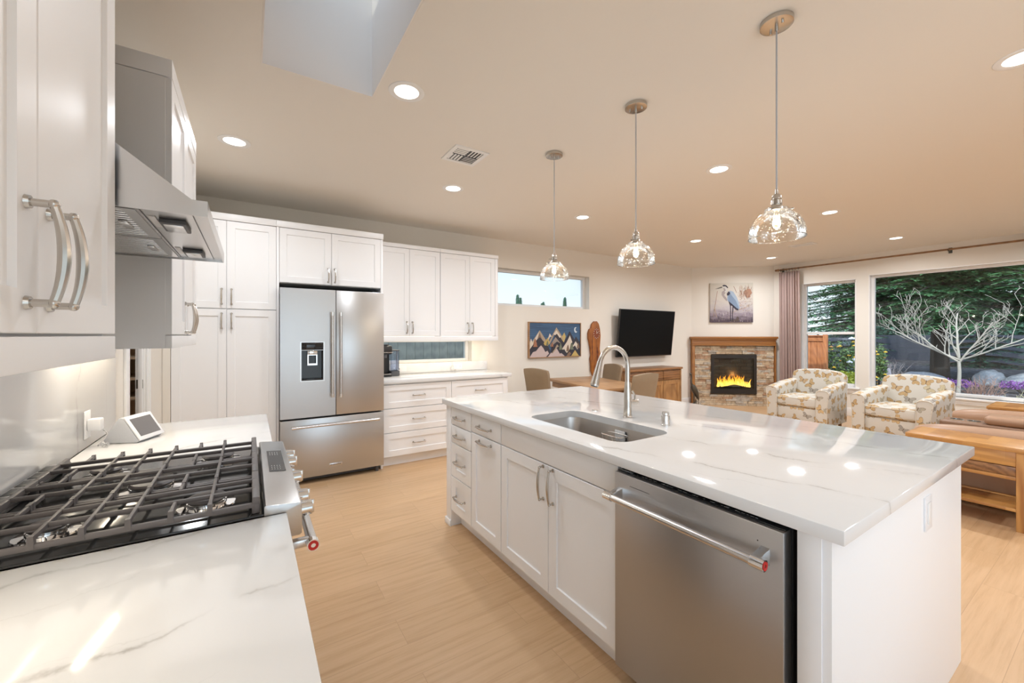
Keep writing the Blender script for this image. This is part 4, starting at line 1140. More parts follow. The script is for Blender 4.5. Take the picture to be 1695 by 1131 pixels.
MB().cyl((1.1955, 0.588, 0.812), (1.1965, 0.588, 0.812), 0.002, n=10).build('status_light', M['black'], dd)
hY0, hY1, hX, hZ = 0.566, 1.094, 1.140, 0.778
b = MB(); b.cyl((hX, hY0, hZ), (hX, hY1, hZ), 0.0125, n=24)
hdl = b.build('handle', M['steel_plain'], dd)
b = MB()
for y, s in ((hY0, -1), (hY1, 1)): MB().cyl((hX, y-s*0.012, hZ), (hX, y+s*0.024, hZ), 0.0155, n=26).build('handle_end', M['chrome'], hdl)
b = MB()
for y in (hY0+0.002, hY1-0.002): MB().prism([(hX-0.006, hZ-0.011), (hX-0.006, hZ+0.011), (1.1965, hZ+0.024), (1.1965, hZ-0.024)], y-0.012, y+0.012, 'xz', r=0.002).build('handle_bracket', M['steel_plain'], hdl)
b = MB()
for y in (hY0-0.0245,): b.ring([(hX+0.012*math.cos(a), hZ+0.012*math.sin(a)) for a in [k*2*PI/24 for k in range(24)]], [(hX+0.005*math.cos(a), hZ+0.005*math.sin(a)) for a in [k*2*PI/24 for k in range(24)]], y-0.001, y+0.001, 'xz')
b.build('red_medallion', M['red'], hdl)
b = MB(); b.box(1.193, 1.1958, 0.775, 0.875, 0.128, 0.158, r=0.001); bg = b.build('badge', M['steel_plain'], dd)
text_mesh('KitchenAid', 0.018, Matrix.Translation((1.1924, 0.825, 0.143)) @ Matrix.Rotation(-PI/2, 4, 'Z') @ Matrix.Rotation(PI/2, 4, 'X'), 'badge_lettering', M['black'], bg)

# countertop with a rounded sink cut-out
sx0, sx1, sy0, sy1, sr = 1.352, 1.722, 1.235, 1.948, 0.075
def rrect(x0, x1, y0, y1, r, n=10):
    pts = []
    for cx, cy, a0 in ((x1-r, y1-r, 0), (x0+r, y1-r, PI/2), (x0+r, y0+r, PI), (x1-r, y0+r, 1.5*PI)):
        for k in range(n+1):
            a = a0+PI/2*k/n; pts.append((cx+r*math.cos(a), cy+r*math.sin(a)))
    return pts
ix0, ix1, iy0, iy1 = 1.200, 2.576, 0.391, 2.834
inner = rrect(sx0, sx1, sy0, sy1, sr)
# outer outline with the same count: project each inner point radially per corner group
outer = []
n = 11
for ci, (cx, cy) in enumerate(((ix1, iy1), (ix0, iy1), (ix0, iy0), (ix1, iy0))):
    for k in range(n): outer.append((cx, cy))
b = bmesh.new()
for z in (0.877, CT):
    iv = [b.verts.new((x, y, z)) for x, y in inner]
    ov = {}
    cs_ = [b.verts.new((x, y, z)) for x, y in ((ix1, iy1), (ix0, iy1), (ix0, iy0), (ix1, iy0))]
    for ci in range(4):
        for k in range(n-1):
            b.faces.new((iv[ci*n+k], iv[ci*n+k+1], cs_[ci]))
        b.faces.new((iv[ci*n+n-1], iv[(ci*n+n) % (4*n)], cs_[(ci+1) % 4], cs_[ci]))
    if z == 0.877: i0_, c0_ = iv, cs_
    else: i1_, c1_ = iv, cs_
for k in range(4*n): b.faces.new((i0_[k], i0_[(k+1) % (4*n)], i1_[(k+1) % (4*n)], i1_[k]))
for k in range(4): b.faces.new((c0_[k], c1_[k], c1_[(k+1) % 4], c0_[(k+1) % 4]))
bmesh.ops.recalc_face_normals(b, faces=b.faces)
es = [e_ for e_ in b.edges if all(v in c1_ or v in c0_ for v in e_.verts)]
bmesh.ops.bevel(b, geom=es, offset=0.003, segments=2, profile=0.5, affect='EDGES')
ct = MB(); ct._merge(b)
it = tag(ct.build('countertop', M['quartz_i']), 'large white veined quartz island countertop with a sink cut-out', 'countertop'); centred(it)
# sink bowl
sk = thing('sink', 'stainless steel undermount sink in the island countertop', 'sink', ((sx0+sx1)/2, (sy0+sy1)/2, 0.66))
b = bmesh.new(); rings = []
for (off, z, rr_) in ((-0.010, 0.8755, 0.08), (-0.004, 0.8755, 0.079), (-0.003, 0.872, 0.078), (0.0, 0.72, 0.075), (0.006, 0.690, 0.07), (0.022, 0.672, 0.06), (0.045, 0.668, 0.05), (0.12, 0.664, 0.03), (0.17, 0.662, 0.01)):
    rings.append([b.verts.new((x, y, z)) for x, y in rrect(sx0+off, sx1-off, sy0+off, sy1-off, rr_)])
for P_, Q_ in zip(rings, rings[1:]):
    for k in range(len(P_)): b.faces.new((P_[k], P_[(k+1) % len(P_)], Q_[(k+1) % len(P_)], Q_[k]))
b.faces.new(rings[-1])
bmesh.ops.recalc_face_normals(b, faces=b.faces)
for f in b.faces: f.normal_flip()
bw = MB(); bw._merge(b); bo = bw.build('bowl', M['steel_sink'], sk, smooth=60)
so_ = bo.modifiers.new('thick', 'SOLIDIFY'); so_.thickness = 0.0012; so_.offset = -1
MB().lathe([(0, 0.002), (0.03, 0.002), (0.042, 0.004), (0.045, 0.001), (0.045, 0.0)], (1.55, 1.60, 0.663), n=28).build('drain', M['chrome'], sk)
# wire rack in the sink
rk = thing('sink_caddy', 'small chrome wire caddy hung on the back wall inside the sink', 'sink caddy', (1.68, 1.56, 0.76))
b = MB(); b.tube([(x, y, 0.845) for x, y in rrect(1.628, 1.706, 1.49, 1.635, 0.025)], 0.0028, n=8, closed=True); b.tube([(x, y, 0.775) for x, y in rrect(1.640, 1.706, 1.50, 1.625, 0.02)], 0.0022, n=8, closed=True)
for k in range(6): b.cyl((1.634, 1.505+0.023*k, 0.845), (1.644, 1.505+0.023*k, 0.775), 0.0015, n=6); b.cyl((1.642, 1.505+0.023*k, 0.775), (1.706, 1.505+0.023*k, 0.775), 0.0015, n=6)
b.build('wire_basket', M['chrome'], rk)
MB().box(1.7075, 1.7175, 1.53, 1.60, 0.80, 0.86, r=0.003).build('suction_plate', M['white_pl'], rk)
# faucet
fa = thing('faucet', 'tall brushed nickel gooseneck pull-down faucet on the island', 'faucet', (1.826, 1.612, CT))
FXc, FYc = 1.826, 1.612
b = MB(); b.lathe([(0, 0.0), (0.027, 0.0), (0.0275, 0.004), (0.0235, 0.010), (0.0225, 0.06), (0.0215, 0.12), (0.0185, 0.165), (0.0150, 0.205), (0, 0.205)], (FXc, FYc, CT+0.0003), n=30)
b.build('base', M['nickel'], fa)
R_ = 0.113; cz = CT+0.290; cx = FXc-R_
pts = [(FXc, FYc, CT+0.20), (FXc, FYc, CT+0.25)]+[(cx+R_*math.cos(a), FYc, cz+R_*math.sin(a)) for a in [PI*0.90*k/18 for k in range(19)]]
b = MB(); b.tube(pts, 0.0135, n=18); b.build('spout', M['nickel'], fa)
ae = PI*0.90; e0 = V(cx+R_*math.cos(ae), FYc, cz+R_*math.sin(ae)); dv = V(-math.sin(ae), 0, math.cos(ae)).normalized()
b = MB(); b.cyl(e0-dv*0.002, e0+dv*0.03, 0.0150, 0.0165, n=20); b.cyl(e0+dv*0.03, e0+dv*0.125, 0.0165, 0.0235, n=24); b.cyl(e0+dv*0.125, e0+dv*0.135, 0.0235, 0.0215, n=24)
b.build('spray_head', M['nickel'], fa)
MB().cyl(e0+dv*0.135, e0+dv*0.138, 0.018, n=20).build('nozzle', M['darkgrey'], fa)
b = MB(); b.cyl((FXc+0.005, FYc, CT+0.085), (FXc+0.062, FYc-0.02, CT+0.085), 0.0155, 0.0165, n=20)
b.tube([(FXc+0.045, FYc-0.014, CT+0.090), (FXc+0.046, FYc-0.014, CT+0.125), (FXc+0.028, FYc-0.01, CT+0.150)], [0.005, 0.0045, 0.0055], n=10)
b.build('lever', M['nickel'], fa)
ag = thing('air_gap', 'short cylindrical brushed steel air gap cap right of the faucet', 'air gap', (1.833, 1.363, CT))
MB().lathe([(0, 0), (0.0235, 0), (0.0235, 0.004), (0.0215, 0.006), (0.0215, 0.048), (0.020, 0.052), (0.018, 0.053), (0.018, 0.066), (0.016, 0.069), (0, 0.069)], (1.833, 1.363, CT+0.0003), n=28).build('cap', M['steel_plain'], ag)
asw = tag(MB().lathe([(0, 0.0003), (0.020, 0.0003), (0.020, 0.004), (0.015, 0.0055), (0.0145, 0.0035), (0.012, 0.0035), (0.0115, 0.006), (0, 0.0065)], (0, 0, 0), n=28).build('air_switch', M['chrome']), 'small round chrome air switch button left of the faucet', 'button')
asw.location = (1.812, 1.861, CT)
# ---------------------------------------------------------------- dining corner
tb = thing('dining_table', 'brown oak plank dining table behind the island', 'table', (3.89, 4.00, 0), math.radians(-10))
Tm = tb.matrix_basis.copy()
def L(m, name, mat, par, root=None): return m.build(name, mat, par, local=True)
L(MB().box(-0.375, 0.375, -0.66, 0.66, 0.725, 0.76, r=0.004), 'tabletop', M['oak'], tb)
ap = MB(); ap.ring([(-0.32, -0.60), (0.32, -0.60), (0.32, 0.60), (-0.32, 0.60)], [(-0.30, -0.58), (0.30, -0.58), (0.30, 0.58), (-0.30, 0.58)], 0.645, 0.725, 'xy')
L(ap, 'apron', M['oak'], tb)
for sy in (-0.34, 0.34):
    pm = MB(); pm.box(-0.11, 0.11, sy-0.035, sy+0.035, 0.05, 0.725, r=0.004); L(pm, 'pedestal', M['oak'], tb)
    L(MB().box(-0.17, 0.17, sy-0.04, sy+0.04, 0, 0.05, r=0.006), 'foot', M['oak'], tb)

def dining_chair():
    """upholstered parsons chair facing +Y (local), back at -Y"""
    c = thing('dining_chair', 'x', 'chair', (0, 0, 0), 0, 'taupe chairs around the dining table')
    s = MB(); s.box(-0.225, 0.225, -0.21, 0.25, 0.36, 0.48, r=0.03, seg=4); L(s, 'seat', M['taupe'], c)
    b = bmesh.new(); nu, nv = 12, 12; F = []; K = []
    for j in range(nv+1):
        v = j/nv; z = 0.40+0.535*v
        hw = 0.205+0.035*v-(0.012 if j == nv else 0); y = -0.205-0.085*v**1.4
        fr, bk = [], []
        for i in range(nu+1):
            u = -1+2*i/nu
            zz = z+(0.022*(1-u*u)-0.004)*v**6
            cur = 0.020*(u*u)*(0.3+v)
            rd = 0.022*(1-abs(u)**8)*(1 if j < nv else 0.3)
            fr.append(b.verts.new((u*hw, y+0.015+rd+cur, zz))); bk.append(b.verts.new((u*hw, y-0.020-rd+cur, zz)))
        F.append(fr); K.append(bk)
    for j in range(nv):
        for i in range(nu):
            b.faces.new((F[j][i], F[j][i+1], F[j+1][i+1], F[j+1][i])); b.faces.new((K[j][i], K[j+1][i], K[j+1][i+1], K[j][i+1]))
        b.faces.new((F[j][0], F[j+1][0], K[j+1][0], K[j][0])); b.faces.new((F[j][nu], K[j][nu], K[j+1][nu], F[j+1][nu]))
    for i in range(nu):
        b.faces.new((F[nv][i], F[nv][i+1], K[nv][i+1], K[nv][i])); b.faces.new((F[0][i], K[0][i], K[0][i+1], F[0][i+1]))
    bmesh.ops.recalc_face_normals(b, faces=b.faces)
    m = MB(); m._merge(b); L(m, 'backrest', M['taupe'], c)
    for sx in (-1, 1):
        for sy in (-1, 1):
            l = MB(); x, y = sx*0.19, (0.215 if sy > 0 else -0.18)
            l.cyl((x, y+(0.0 if sy > 0 else -0.02), 0.0), (x, y, 0.37), 0.014, 0.024, n=10); L(l, 'leg', M['oak'], c)
    return c
dc = dining_chair()
for i, (x, y, rz, lab) in enumerate([(3.42, 4.36, -PI/2+0.1, 'taupe upholstered dining chair left of the table, below the mountain picture'),
                                     (3.79, 3.36, 0.10, 'taupe dining chair at the near end of the table, partly behind the faucet'),
                                     (4.36, 4.42, PI/2-0.25, 'taupe dining chair on the far right side of the table, below the wood clock')]):
    o = dc if i == 0 else dup(dc)
    o.location = (x, y, 0); o.rotation_euler = (0, 0, rz); o['label'] = lab

# sideboard under the television
sbx0, sbx1, sby0, sby1 = 5.03, 6.50, 4.50, 4.925
sb = thing('sideboard', 'warm brown wooden sideboard with drawers above doors under the television', 'sideboard', (5.77, 4.7, 0))
MB().box(sbx0-0.015, sbx1+0.015, sby0-0.02, sby1, 0.785, 0.82, r=0.004).build('top', M['sheesham'], sb)
b = MB(); b.box(sbx0, sbx0+0.03, sby0, sby1-0.005, 0.07, 0.785); b.box(sbx1-0.03, sbx1, sby0, sby1-0.005, 0.07, 0.785); b.box(sbx0+0.03, sbx1-0.03, sby0+0.025, sby1-0.005, 0.07, 0.10)
b.box(sbx0+0.03, sbx1-0.03, sby1-0.02, sby1-0.005, 0.10, 0.785); b.box(sbx0+0.03, sbx1-0.03, sby0+0.024, sby0+0.034, 0.10, 0.785)
b.build('carcass', M['sheesham_z'], sb)
for x in (sbx0+0.03, sbx1-0.03):
    for y in (sby0+0.04, sby1-0.04): MB().box(x-0.03, x+0.03, y-0.03, y+0.03, 0, 0.07, r=0.004).build('foot', M['sheesham_z'], sb)
n3 = 3; wd = (sbx1-sbx0-0.06)/n3
for k in range(n3):
    xa_, xb_ = sbx0+0.03+k*wd+0.008, sbx0+0.03+(k+1)*wd-0.008
    d = MB().box(xa_, xb_, sby0+0.002, sby0+0.022, 0.615, 0.770, r=0.003).build('drawer', M['sheesham'], sb)
    d = MB().panel((xa_, sby0+0.024, 0.11), UX, UZ, -UY, xb_-xa_, 0.49, t=0.022, rail=0.07, rec=0.010).build('door', M['sheesham_z'], sb)

# television on its arm
tv = thing('television', 'black wall-mounted flat television tilted forward above the sideboard', 'television', (5.96, 4.93, 1.42))
Mt = Matrix.Translation((5.955, 4.805, 1.42)) @ Matrix.Rotation(math.radians(6), 4, 'X')
hw, hh = 0.732, 0.412
def TV(*a, **k): return MB().box(*a, M=Mt, **k)
TV(-hw, hw, -0.004, 0.035, -hh, hh, r=0.004).build('casing', M['black'], tv)
TV(-hw+0.009, hw-0.009, -0.0055, -0.0042, -hh+0.016, hh-0.009).build('screen', M['tv'], tv)
TV(-0.30, 0.30, 0.035, 0.055, -0.22, 0.2, r=0.006).build('rear_cover', M['black'], tv)
b = MB(); b.box(5.80, 6.11, 4.935, 4.9495, 1.20, 1.62); b.box(5.93, 5.98, 4.86, 4.935, 1.38, 1.46); b.build('wall_mount', M['black'], tv)

# mountain picture: layered wooden pieces on a blue board
mp_ = thing('mountain_artwork', 'wooden mosaic picture of layered mountains, pine trees and a crescent moon', 'wall art', (3.96, YB-0.03, 1.03))
X0, X1, Z0, Z1 = 3.452, 4.474, 1.045, 1.585
Wd, Hd = X1-X0, Z1-Z0
b = MB(); b.ring([(X0, Z0), (X1, Z0), (X1, Z1), (X0, Z1)], [(X0+0.012, Z0+0.012), (X1-0.012, Z0+0.012), (X1-0.012, Z1-0.012), (X0+0.012, Z1-0.012)], YB-0.042, YB-0.001, 'xz'); b.build('frame', M['oak'], mp_)
M['bluewood'] = wood('blue stained board', (0.055, 0.125, 0.235), (0.02, 0.045, 0.10), 'x', 1.2, 0.5)
MB().box(X0+0.011, X1-0.011, YB-0.030, YB-0.004, Z0+0.011, Z1-0.011).build('board', M['bluewood'], mp_)
ac = {'navy': (0.035, 0.032, 0.045), 'tan': (0.40, 0.31, 0.22), 'cream': (0.66, 0.58, 0.48), 'pink': (0.55, 0.44, 0.42), 'brown': (0.22, 0.14, 0.095), 'grey': (0.30, 0.25, 0.21), 'gold': (0.52, 0.38, 0.13), 'green': (0.17, 0.19, 0.13), 'rust': (0.37, 0.16, 0.09), 'moon': (0.62, 0.68, 0.74)}
am = {k: simple('art '+k, v, 0.6) for k, v in ac.items()}
keys = list(am); lay = MB()
def AP(col, pts, lv):
    y0 = YB-0.030; t = 0.0016*lv
    q = [(X0+0.012+(Wd-0.024)*u, Z0+0.012+(Hd-0.024)*(1-v)) for u, v in pts]
    lay.prism(q, y0-t, y0, 'xz', mi=keys.index(col))
AP('tan', [(0.03, .60), (.19, .22), (.34, .58), (.30, .80), (.05, .8)], 1)
AP('cream', [(.0, .62), (.03, .46), (.06, .58), (.18, .25), (.13, .55), (.05, .8), (0, .8)], 2)
AP('brown', [(.12, .62), (.19, .30), (.27, .66), (.24, .8), (.1, .8)], 3)
AP('navy', [(.0, 1.0), (.0, .78), (.13, .50), (.19, .42), (.36, .72), (.42, 1.0)], 4)
AP('navy', [(.40, .8), (.52, .20), (.68, .62), (.62, .9), (.4, 1)], 1)
AP('tan', [(.36, .58), (.51, .13), (.60, .34), (.66, .50), (.62, .50), (.51, .20), (.42, .50), (.38, .62)], 3)
AP('cream', [(.45, .32), (.51, .21), (.60, .42), (.57, .44), (.52, .32), (.48, .36)], 4)
AP('cream', [(.35, .45), (.38, .31), (.42, .40), (.38, .42), (.36, .50)], 3)
AP('gold', [(.60, .46), (.67, .28), (.70, .40), (.66, .58)], 2)
AP('navy', [(.60, 1.0), (.66, .60), (.78, .24), (.90, .56), (.95, .75), (.95, 1.0)], 2)
AP('grey', [(.38, .66), (.49, .42), (.60, .62), (.52, .55), (.46, .62), (.40, .72)], 5)
AP('navy', [(.88, 1.0), (.85, .60), (.91, .40), (.99, .58), (1, 1)], 1)
AP('cream', [(.62, .78), (.72, .56), (.78, .37), (.83, .58), (.80, .62), (.78, .78), (.72, .90), (.66, .82)], 5)
AP('cream', [(.84, .70), (.90, .55), (.97, .70), (.93, .82), (.89, .72), (.85, .84)], 4)
AP('gold', [(.26, .60), (.34, .44), (.38, .60), (.34, .68), (.28, .66)], 5)
AP('navy', [(.42, 1.0), (.46, .78), (.52, .66), (.60, .86), (.66, .78), (.74, 1.0)], 7)
AP('tan', [(.42, .90), (.52, .64), (.55, .70), (.52, .72), (.44, .92)], 8)
AP('pink', [(.0, 1.0), (.06, .85), (.12, .82), (.17, .72), (.21, .66), (.25, .74), (.29, .86), (.33, .82), (.36, .90), (.30, 1.0)], 8)
AP('pink', [(.34, 1.0), (.40, .88), (.43, .90), (.51, .76), (.57, .92), (.60, .90), (.66, .98), (.66, 1.0)], 9)
AP('navy', [(.70, 1.0), (.80, .80), (.88, .68), (1.0, .98), (1.0, 1.0)], 8)
AP('gold', [(.80, 1.0), (.88, .82), (.96, 1.0)], 10)
AP('brown', [(.70, 1.0), (.76, .86), (.80, .92), (.76, 1.0)], 9)
for u, v, c_, s_ in ((.10, .70, 'rust', .09), (.42, .70, 'rust', .05), (.585, .80, 'green', .08), (.815, .80, 'green', .08), (.735, .84, 'brown', .07), (.95, .76, 'brown', .06), (.33, .66, 'green', .05)):
    pts = [(u-.035*s_/.08, v), (u-.02*s_/.08, v-s_*.9), (u-.026*s_/.08, v-s_*.9), (u, v-s_*2.6), (u+.026*s_/.08, v-s_*.9), (u+.02*s_/.08, v-s_*.9), (u+.035*s_/.08, v)]
    AP(c_, pts, 11)
mo = []
for k in range(13):
    a = math.radians(60+k*240/12); mo.append((.905+.035*math.cos(a), .20-.085*math.sin(a)))
for k in range(11):
    a = math.radians(300-20-k*200/10); mo.append((.925+.030*math.cos(a), .185-.062*math.sin(a)))
AP('moon', mo, 4)
lay.build('wooden_layers', [am[k] for k in keys], mp_)

# live-edge slab clock
ck_ = thing('wall_clock', 'tall narrow live-edge wood slab wall clock beside the mountain picture', 'clock', (4.82, YB-0.02, 0.66))
out = [(4.742, 0.665), (4.752, 0.70), (4.700, 0.80), (4.694, 0.92), (4.680, 1.00), (4.700, 1.06), (4.685, 1.16), (4.665, 1.26), (4.640, 1.33), (4.638, 1.42), (4.665, 1.485), (4.700, 1.50), (4.720, 1.57), (4.770, 1.615), (4.830, 1.618), (4.870, 1.575), (4.898, 1.49), (4.912, 1.38), (4.902, 1.26), (4.892, 1.16), (4.908, 1.08), (4.892, 0.99), (4.860, 0.90), (4.835, 0.78), (4.792, 0.68)]
MB().prism(out, YB-0.040, YB-0.003, 'xz', r=0.006).build('slab', M['slab'], ck_)
M['slabdark'] = wood('slab heartwood', (0.20, 0.055, 0.018), (0.07, 0.018, 0.008), 'z', 1.3, 0.3)
MB().prism([(4.716, 1.49), (4.706, 1.20), (4.722, 0.95), (4.734, 1.10), (4.728, 1.35)], YB-0.0415, YB-0.0398, 'xz').build('heartwood_streak', M['slabdark'], ck_)
MB().prism([(4.800, 0.76), (4.822, 0.95), (4.818, 1.18), (4.842, 1.19), (4.862, 1.10), (4.850, 0.92), (4.826, 0.80)], YB-0.0415, YB-0.0398, 'xz').build('heartwood_streak', M['slabdark'], ck_)
cfx, cfz = 4.812, 1.412
MB().prism([(cfx+0.074*math.cos(a), cfz+0.088*math.sin(a)) for a in [k*2*PI/28 for k in range(28)]], YB-0.043, YB-0.0395, 'xz').build('dial', M['clockface'], ck_)
b = MB()
for k in range(12):
    a = k*PI/6; b.cyl((cfx+0.062*math.cos(a), YB-0.046, cfz+0.076*math.sin(a)), (cfx+0.062*math.cos(a), YB-0.0428, cfz+0.076*math.sin(a)), 0.006, n=10)
b.build('hour_marks', am['cream'], ck_)
b = MB(); b.box(cfx-0.003, cfx+0.003, YB-0.048, YB-0.046, cfz, cfz+0.055); b.box(0, 0.045, YB-0.050, YB-0.048, -0.003, 0.003, M=Matrix.Translation((cfx, 0, cfz)) @ Matrix.Rotation(-0.75, 4, 'Y')); b.build('clock_hands', am['cream'], ck_)

# ---------------------------------------------------------------- fireplace on the diagonal wall
ang = math.atan2(-1.001, 1.162)
fp = thing('fireplace', 'corner gas fireplace faced with stacked stone and framed by a brown wood mantel', 'fireplace', (7.488-0.0016, 4.95-0.0018, 0), ang)
# local: x along the wall, -y into the room; Lw = 1.534
Lw = 1.534
b = MB(); b.box(0.020, 1.500, -0.06, -0.001, 0.001, 1.16); L(b, 'backing', M['stone_b'], fp)
random.seed(11)
stn = MB(); z = 0.0; row = 0
bx0, bx1, bz0, bz1 = 0.335, 1.170, 0.235, 1.000
while z < 1.175:
    hrow = random.choice((0.026, 0.032, 0.038, 0.044)); z1_ = min(z+hrow, 1.18)
    x = 0.022-random.random()*0.12
    while x < 1.490:
        w = random.uniform(0.07, 0.26); xa_, xb_ = max(x, 0.022), min(x+w, 1.490)
        segs = [(xa_, xb_)]
        if z1_ > bz0 and z < bz1:
            segs = []
            if xa_ < bx0: segs.append((xa_, min(xb_, bx0)))
            if xb_ > bx1: segs.append((max(xa_, bx1), xb_))
        for a_, c_ in segs:
            if c_-a_ > 0.006: stn.box(a_+0.001, c_-0.001, -0.080-random.random()*0.024, -0.061, z+0.0008, z1_-0.0008, r=0.0025, seg=1, mi=random.choice((0, 0, 0, 1, 1, 2, 3, 3)))
        x += w
    z = z1_
so = L(stn, 'stacked_stone', [M['stone_a'], M['stone_b'], M['stone_c'], M['stone_d']], fp)
mt = MB(); mt.box(-0.055, 1.600-0.07, -0.185, -0.001, 1.318, 1.358, r=0.004); mt.box(-0.040, 1.515, -0.165, -0.001, 1.285, 1.318, r=0.006); mt.box(-0.030, 1.505, -0.145, -0.001, 1.180, 1.285, r=0.003)
mt.box(-0.036, 1.511, -0.152, -0.001, 1.180, 1.196, r=0.003)
L(mt, 'mantel_shelf', M['mantel'], fp)
L(MB().box(-0.030, 0.020, -0.145, -0.001, 0, 1.180, r=0.003), 'mantel_leg', M['mantel_z'], fp)
L(MB().box(1.491, 1.508, -0.145, -0.001, 0, 1.180, r=0.003), 'mantel_leg', M['mantel_z'], fp)
fb = MB()
o_ = [(bx0, bz0), (bx1, bz0), (bx1, bz1), (bx0, bz1)]; i_ = [(bx0+0.05, bz0+0.10), (bx1-0.05, bz0+0.10), (bx1-0.05, bz1-0.07), (bx0+0.05, bz1-0.07)]
fb.ring(o_, i_, -0.118, -0.062, 'xz'); fbo = L(fb, 'firebox_surround', M['firebox'], fp)
b = MB(); b.box(bx0+0.03, bx1-0.03, -0.121, -0.118, bz1-0.035, bz1-0.022); b.box(bx0+0.02, bx1-0.02, -0.120, -0.118, bz0+0.088, bz0+0.092); L(b, 'louvre_slot', M['black'], fbo)
ib = MB(); ib.box(bx0+0.05, bx1-0.05, -0.0645, -0.0612, bz0+0.10, bz1-0.07)
M['brickdark'] = NT('firebox brick liner'); 
_n = M['brickdark']; _b = _n.n('TexBrick', {'Scale': 1.0, 'Color1': (0.075, 0.045, 0.028, 1), 'Color2': (0.045, 0.03, 0.02, 1), 'Mortar': (0.02, 0.016, 0.013, 1), 'Brick Width': 0.2, 'Row Height': 0.07, 'Mortar Size': 0.006, 'Vector': _n.coord('UV')})
M['brickdark'] = _n.pbr(Base_Color=_b.outputs['Color'], Roughness=0.8)
L(ib, 'brick_liner', M['brickdark'], fbo)
# flames + logs
lg = MB()
for x0_, x1_, zz, yy in ((0.47, 0.80, 0.372, -0.085), (0.72, 1.05, 0.375, -0.09), (0.60, 0.95, 0.395, -0.078)): lg.cyl((x0_, yy, zz), (x1_, yy-0.005, zz+0.012), 0.016, 0.013, n=10)
L(lg, 'gas_log', M['bronze'], fp)
_n = NT('fire flame'); _z = _n.n('SeparateXYZ', {0: _n.n('TexCoord').outputs['Object']}).outputs['Z']
_f = _n.math('DIVIDE', _n.math('SUBTRACT', _z, 0.35), 0.30); _f = _n.math('ADD', _f, _n.math('MULTIPLY', _n.math('SUBTRACT', _n.noise(_n.coord(scale=(1, 1, 0.5)), 26, 3), 0.5), 0.9))
_e = _n.n('Emission', {'Color': _n.ramp(_f, [(0.15, (1.0, 0.62, 0.12)), (0.5, (1.0, 0.40, 0.035)), (0.9, (0.55, 0.13, 0.01))]), 'Strength': 1.7})
_n.t.links.new(_e.outputs[0], _n.out.inputs[0]); M['flame'] = _n.m
fl = MB(); random.seed(5)
for k in range(34):
    x = 0.455+0.60*k/33+random.uniform(-0.012, 0.012); hgt = random.uniform(0.10, 0.235)*(0.75 if x > 0.93 else 1.0)*(0.8 if x < 0.5 else 1); zb = 0.365+0.05*math.exp(-((x-0.77)/0.16)**2)
    yy = -0.088-random.random()*0.014; ph = random.random()*6
    pts = []; rr = []
    for j in range(9):
        u = j/8; pts.append((x+0.016*math.sin(ph+u*4)*u*1.6, yy, zb+hgt*u)); rr.append(max(0.0008, (0.020*math.sin(PI*min(1, 0.25+u*0.75))**1.2+0.0008)*random.uniform(0.7, 1.1)))
    fl.tube(pts, rr, n=8)
L(fl, 'flames', M['flame'], fp)
gl_ = MB(); gl_.box(bx0+0.045, bx1-0.045, -0.1145, -0.1115, bz0+0.095, bz1-0.065); L(gl_, 'glass_front', M['glass'], fp)
fl_ = bpy.data.lights.new('fire_glow', 'POINT'); fl_.energy = 1.5; fl_.color = (1.0, 0.5, 0.15); fl_.shadow_soft_size = 0.05
flo = bpy.data.objects.new('lamp', fl_); COL.objects.link(flo); flo.parent = fp; flo.location = (0.75, -0.10, 0.62)

# heron canvas over the mantel (generic wading bird painted in flat shapes)
hc = thing('heron_picture', 'square canvas picture of a grey-blue heron standing in water above the mantel', 'picture', (7.488-0.0016, 4.95-0.0018, 0), ang)
hx0, hx1, hz0, hz1 = 0.340, 1.140, 1.640, 2.420
_n = NT('heron canvas wash'); _c = _n.n('TexCoord').outputs['Object']; _s = _n.n('SeparateXYZ', {0: _c})
_zz = _n.math('DIVIDE', _n.math('SUBTRACT', _s.outputs['Z'], hz0), hz1-hz0)
_q = _n.math('ADD', _zz, _n.math('MULTIPLY', _n.math('SUBTRACT', _n.noise(_n.coord(scale=(1, 1, 2.5)), 7, 4, 0.65), 0.5), 0.45))
M['canvas'] = _n.pbr(Base_Color=_n.ramp(_q, [(0.05, (0.10, 0.075, 0.10)), (0.22, (0.34, 0.29, 0.34)), (0.36, (0.50, 0.46, 0.47)), (0.6, (0.60, 0.55, 0.49)), (1.0, (0.62, 0.58, 0.50))]), Roughness=0.7)
L(MB().box(hx0, hx1, -0.032, -0.001, hz0, hz1, r=0.003), 'canvas', M['canvas'], hc)
hcol = {'blue': (0.20, 0.27, 0.38), 'lblue': (0.34, 0.42, 0.52), 'navy': (0.035, 0.03, 0.05), 'neck': (0.36, 0.31, 0.30), 'white': (0.62, 0.60, 0.56), 'rust': (0.33, 0.15, 0.10), 'rust2': (0.44, 0.24, 0.16), 'straw': (0.44, 0.31, 0.17), 'dark': (0.09, 0.065, 0.06), 'beak': (0.16, 0.15, 0.13)}
hm = {k: simple('heron paint '+k, v, 0.7) for k, v in hcol.items()}; hk = list(hm); hp = MB()
def HP(col, pts, lv=1):
    q = [(hx0+(hx1-hx0)*u, hz1-(hz1-hz0)*v) for u, v in pts]
    hp.prism(q, -0.0325-0.0006*lv, -0.0315, 'xz', mi=hk.index(col))
def blob(cx, cy, rx, ry, n=14, j=0.25): return [(cx+rx*math.cos(a)*(1+random.uniform(-j, j)), cy+ry*math.sin(a)*(1+random.uniform(-j, j))) for a in [k*2*PI/n for k in range(n)]]
random.seed(2)
HP('rust2', blob(.88, .26, .08, .12), 1)
HP('dark', blob(.58, .955, .12, .03, 14, .1), 1); HP('dark', blob(.64, .90, .03, .05), 2)
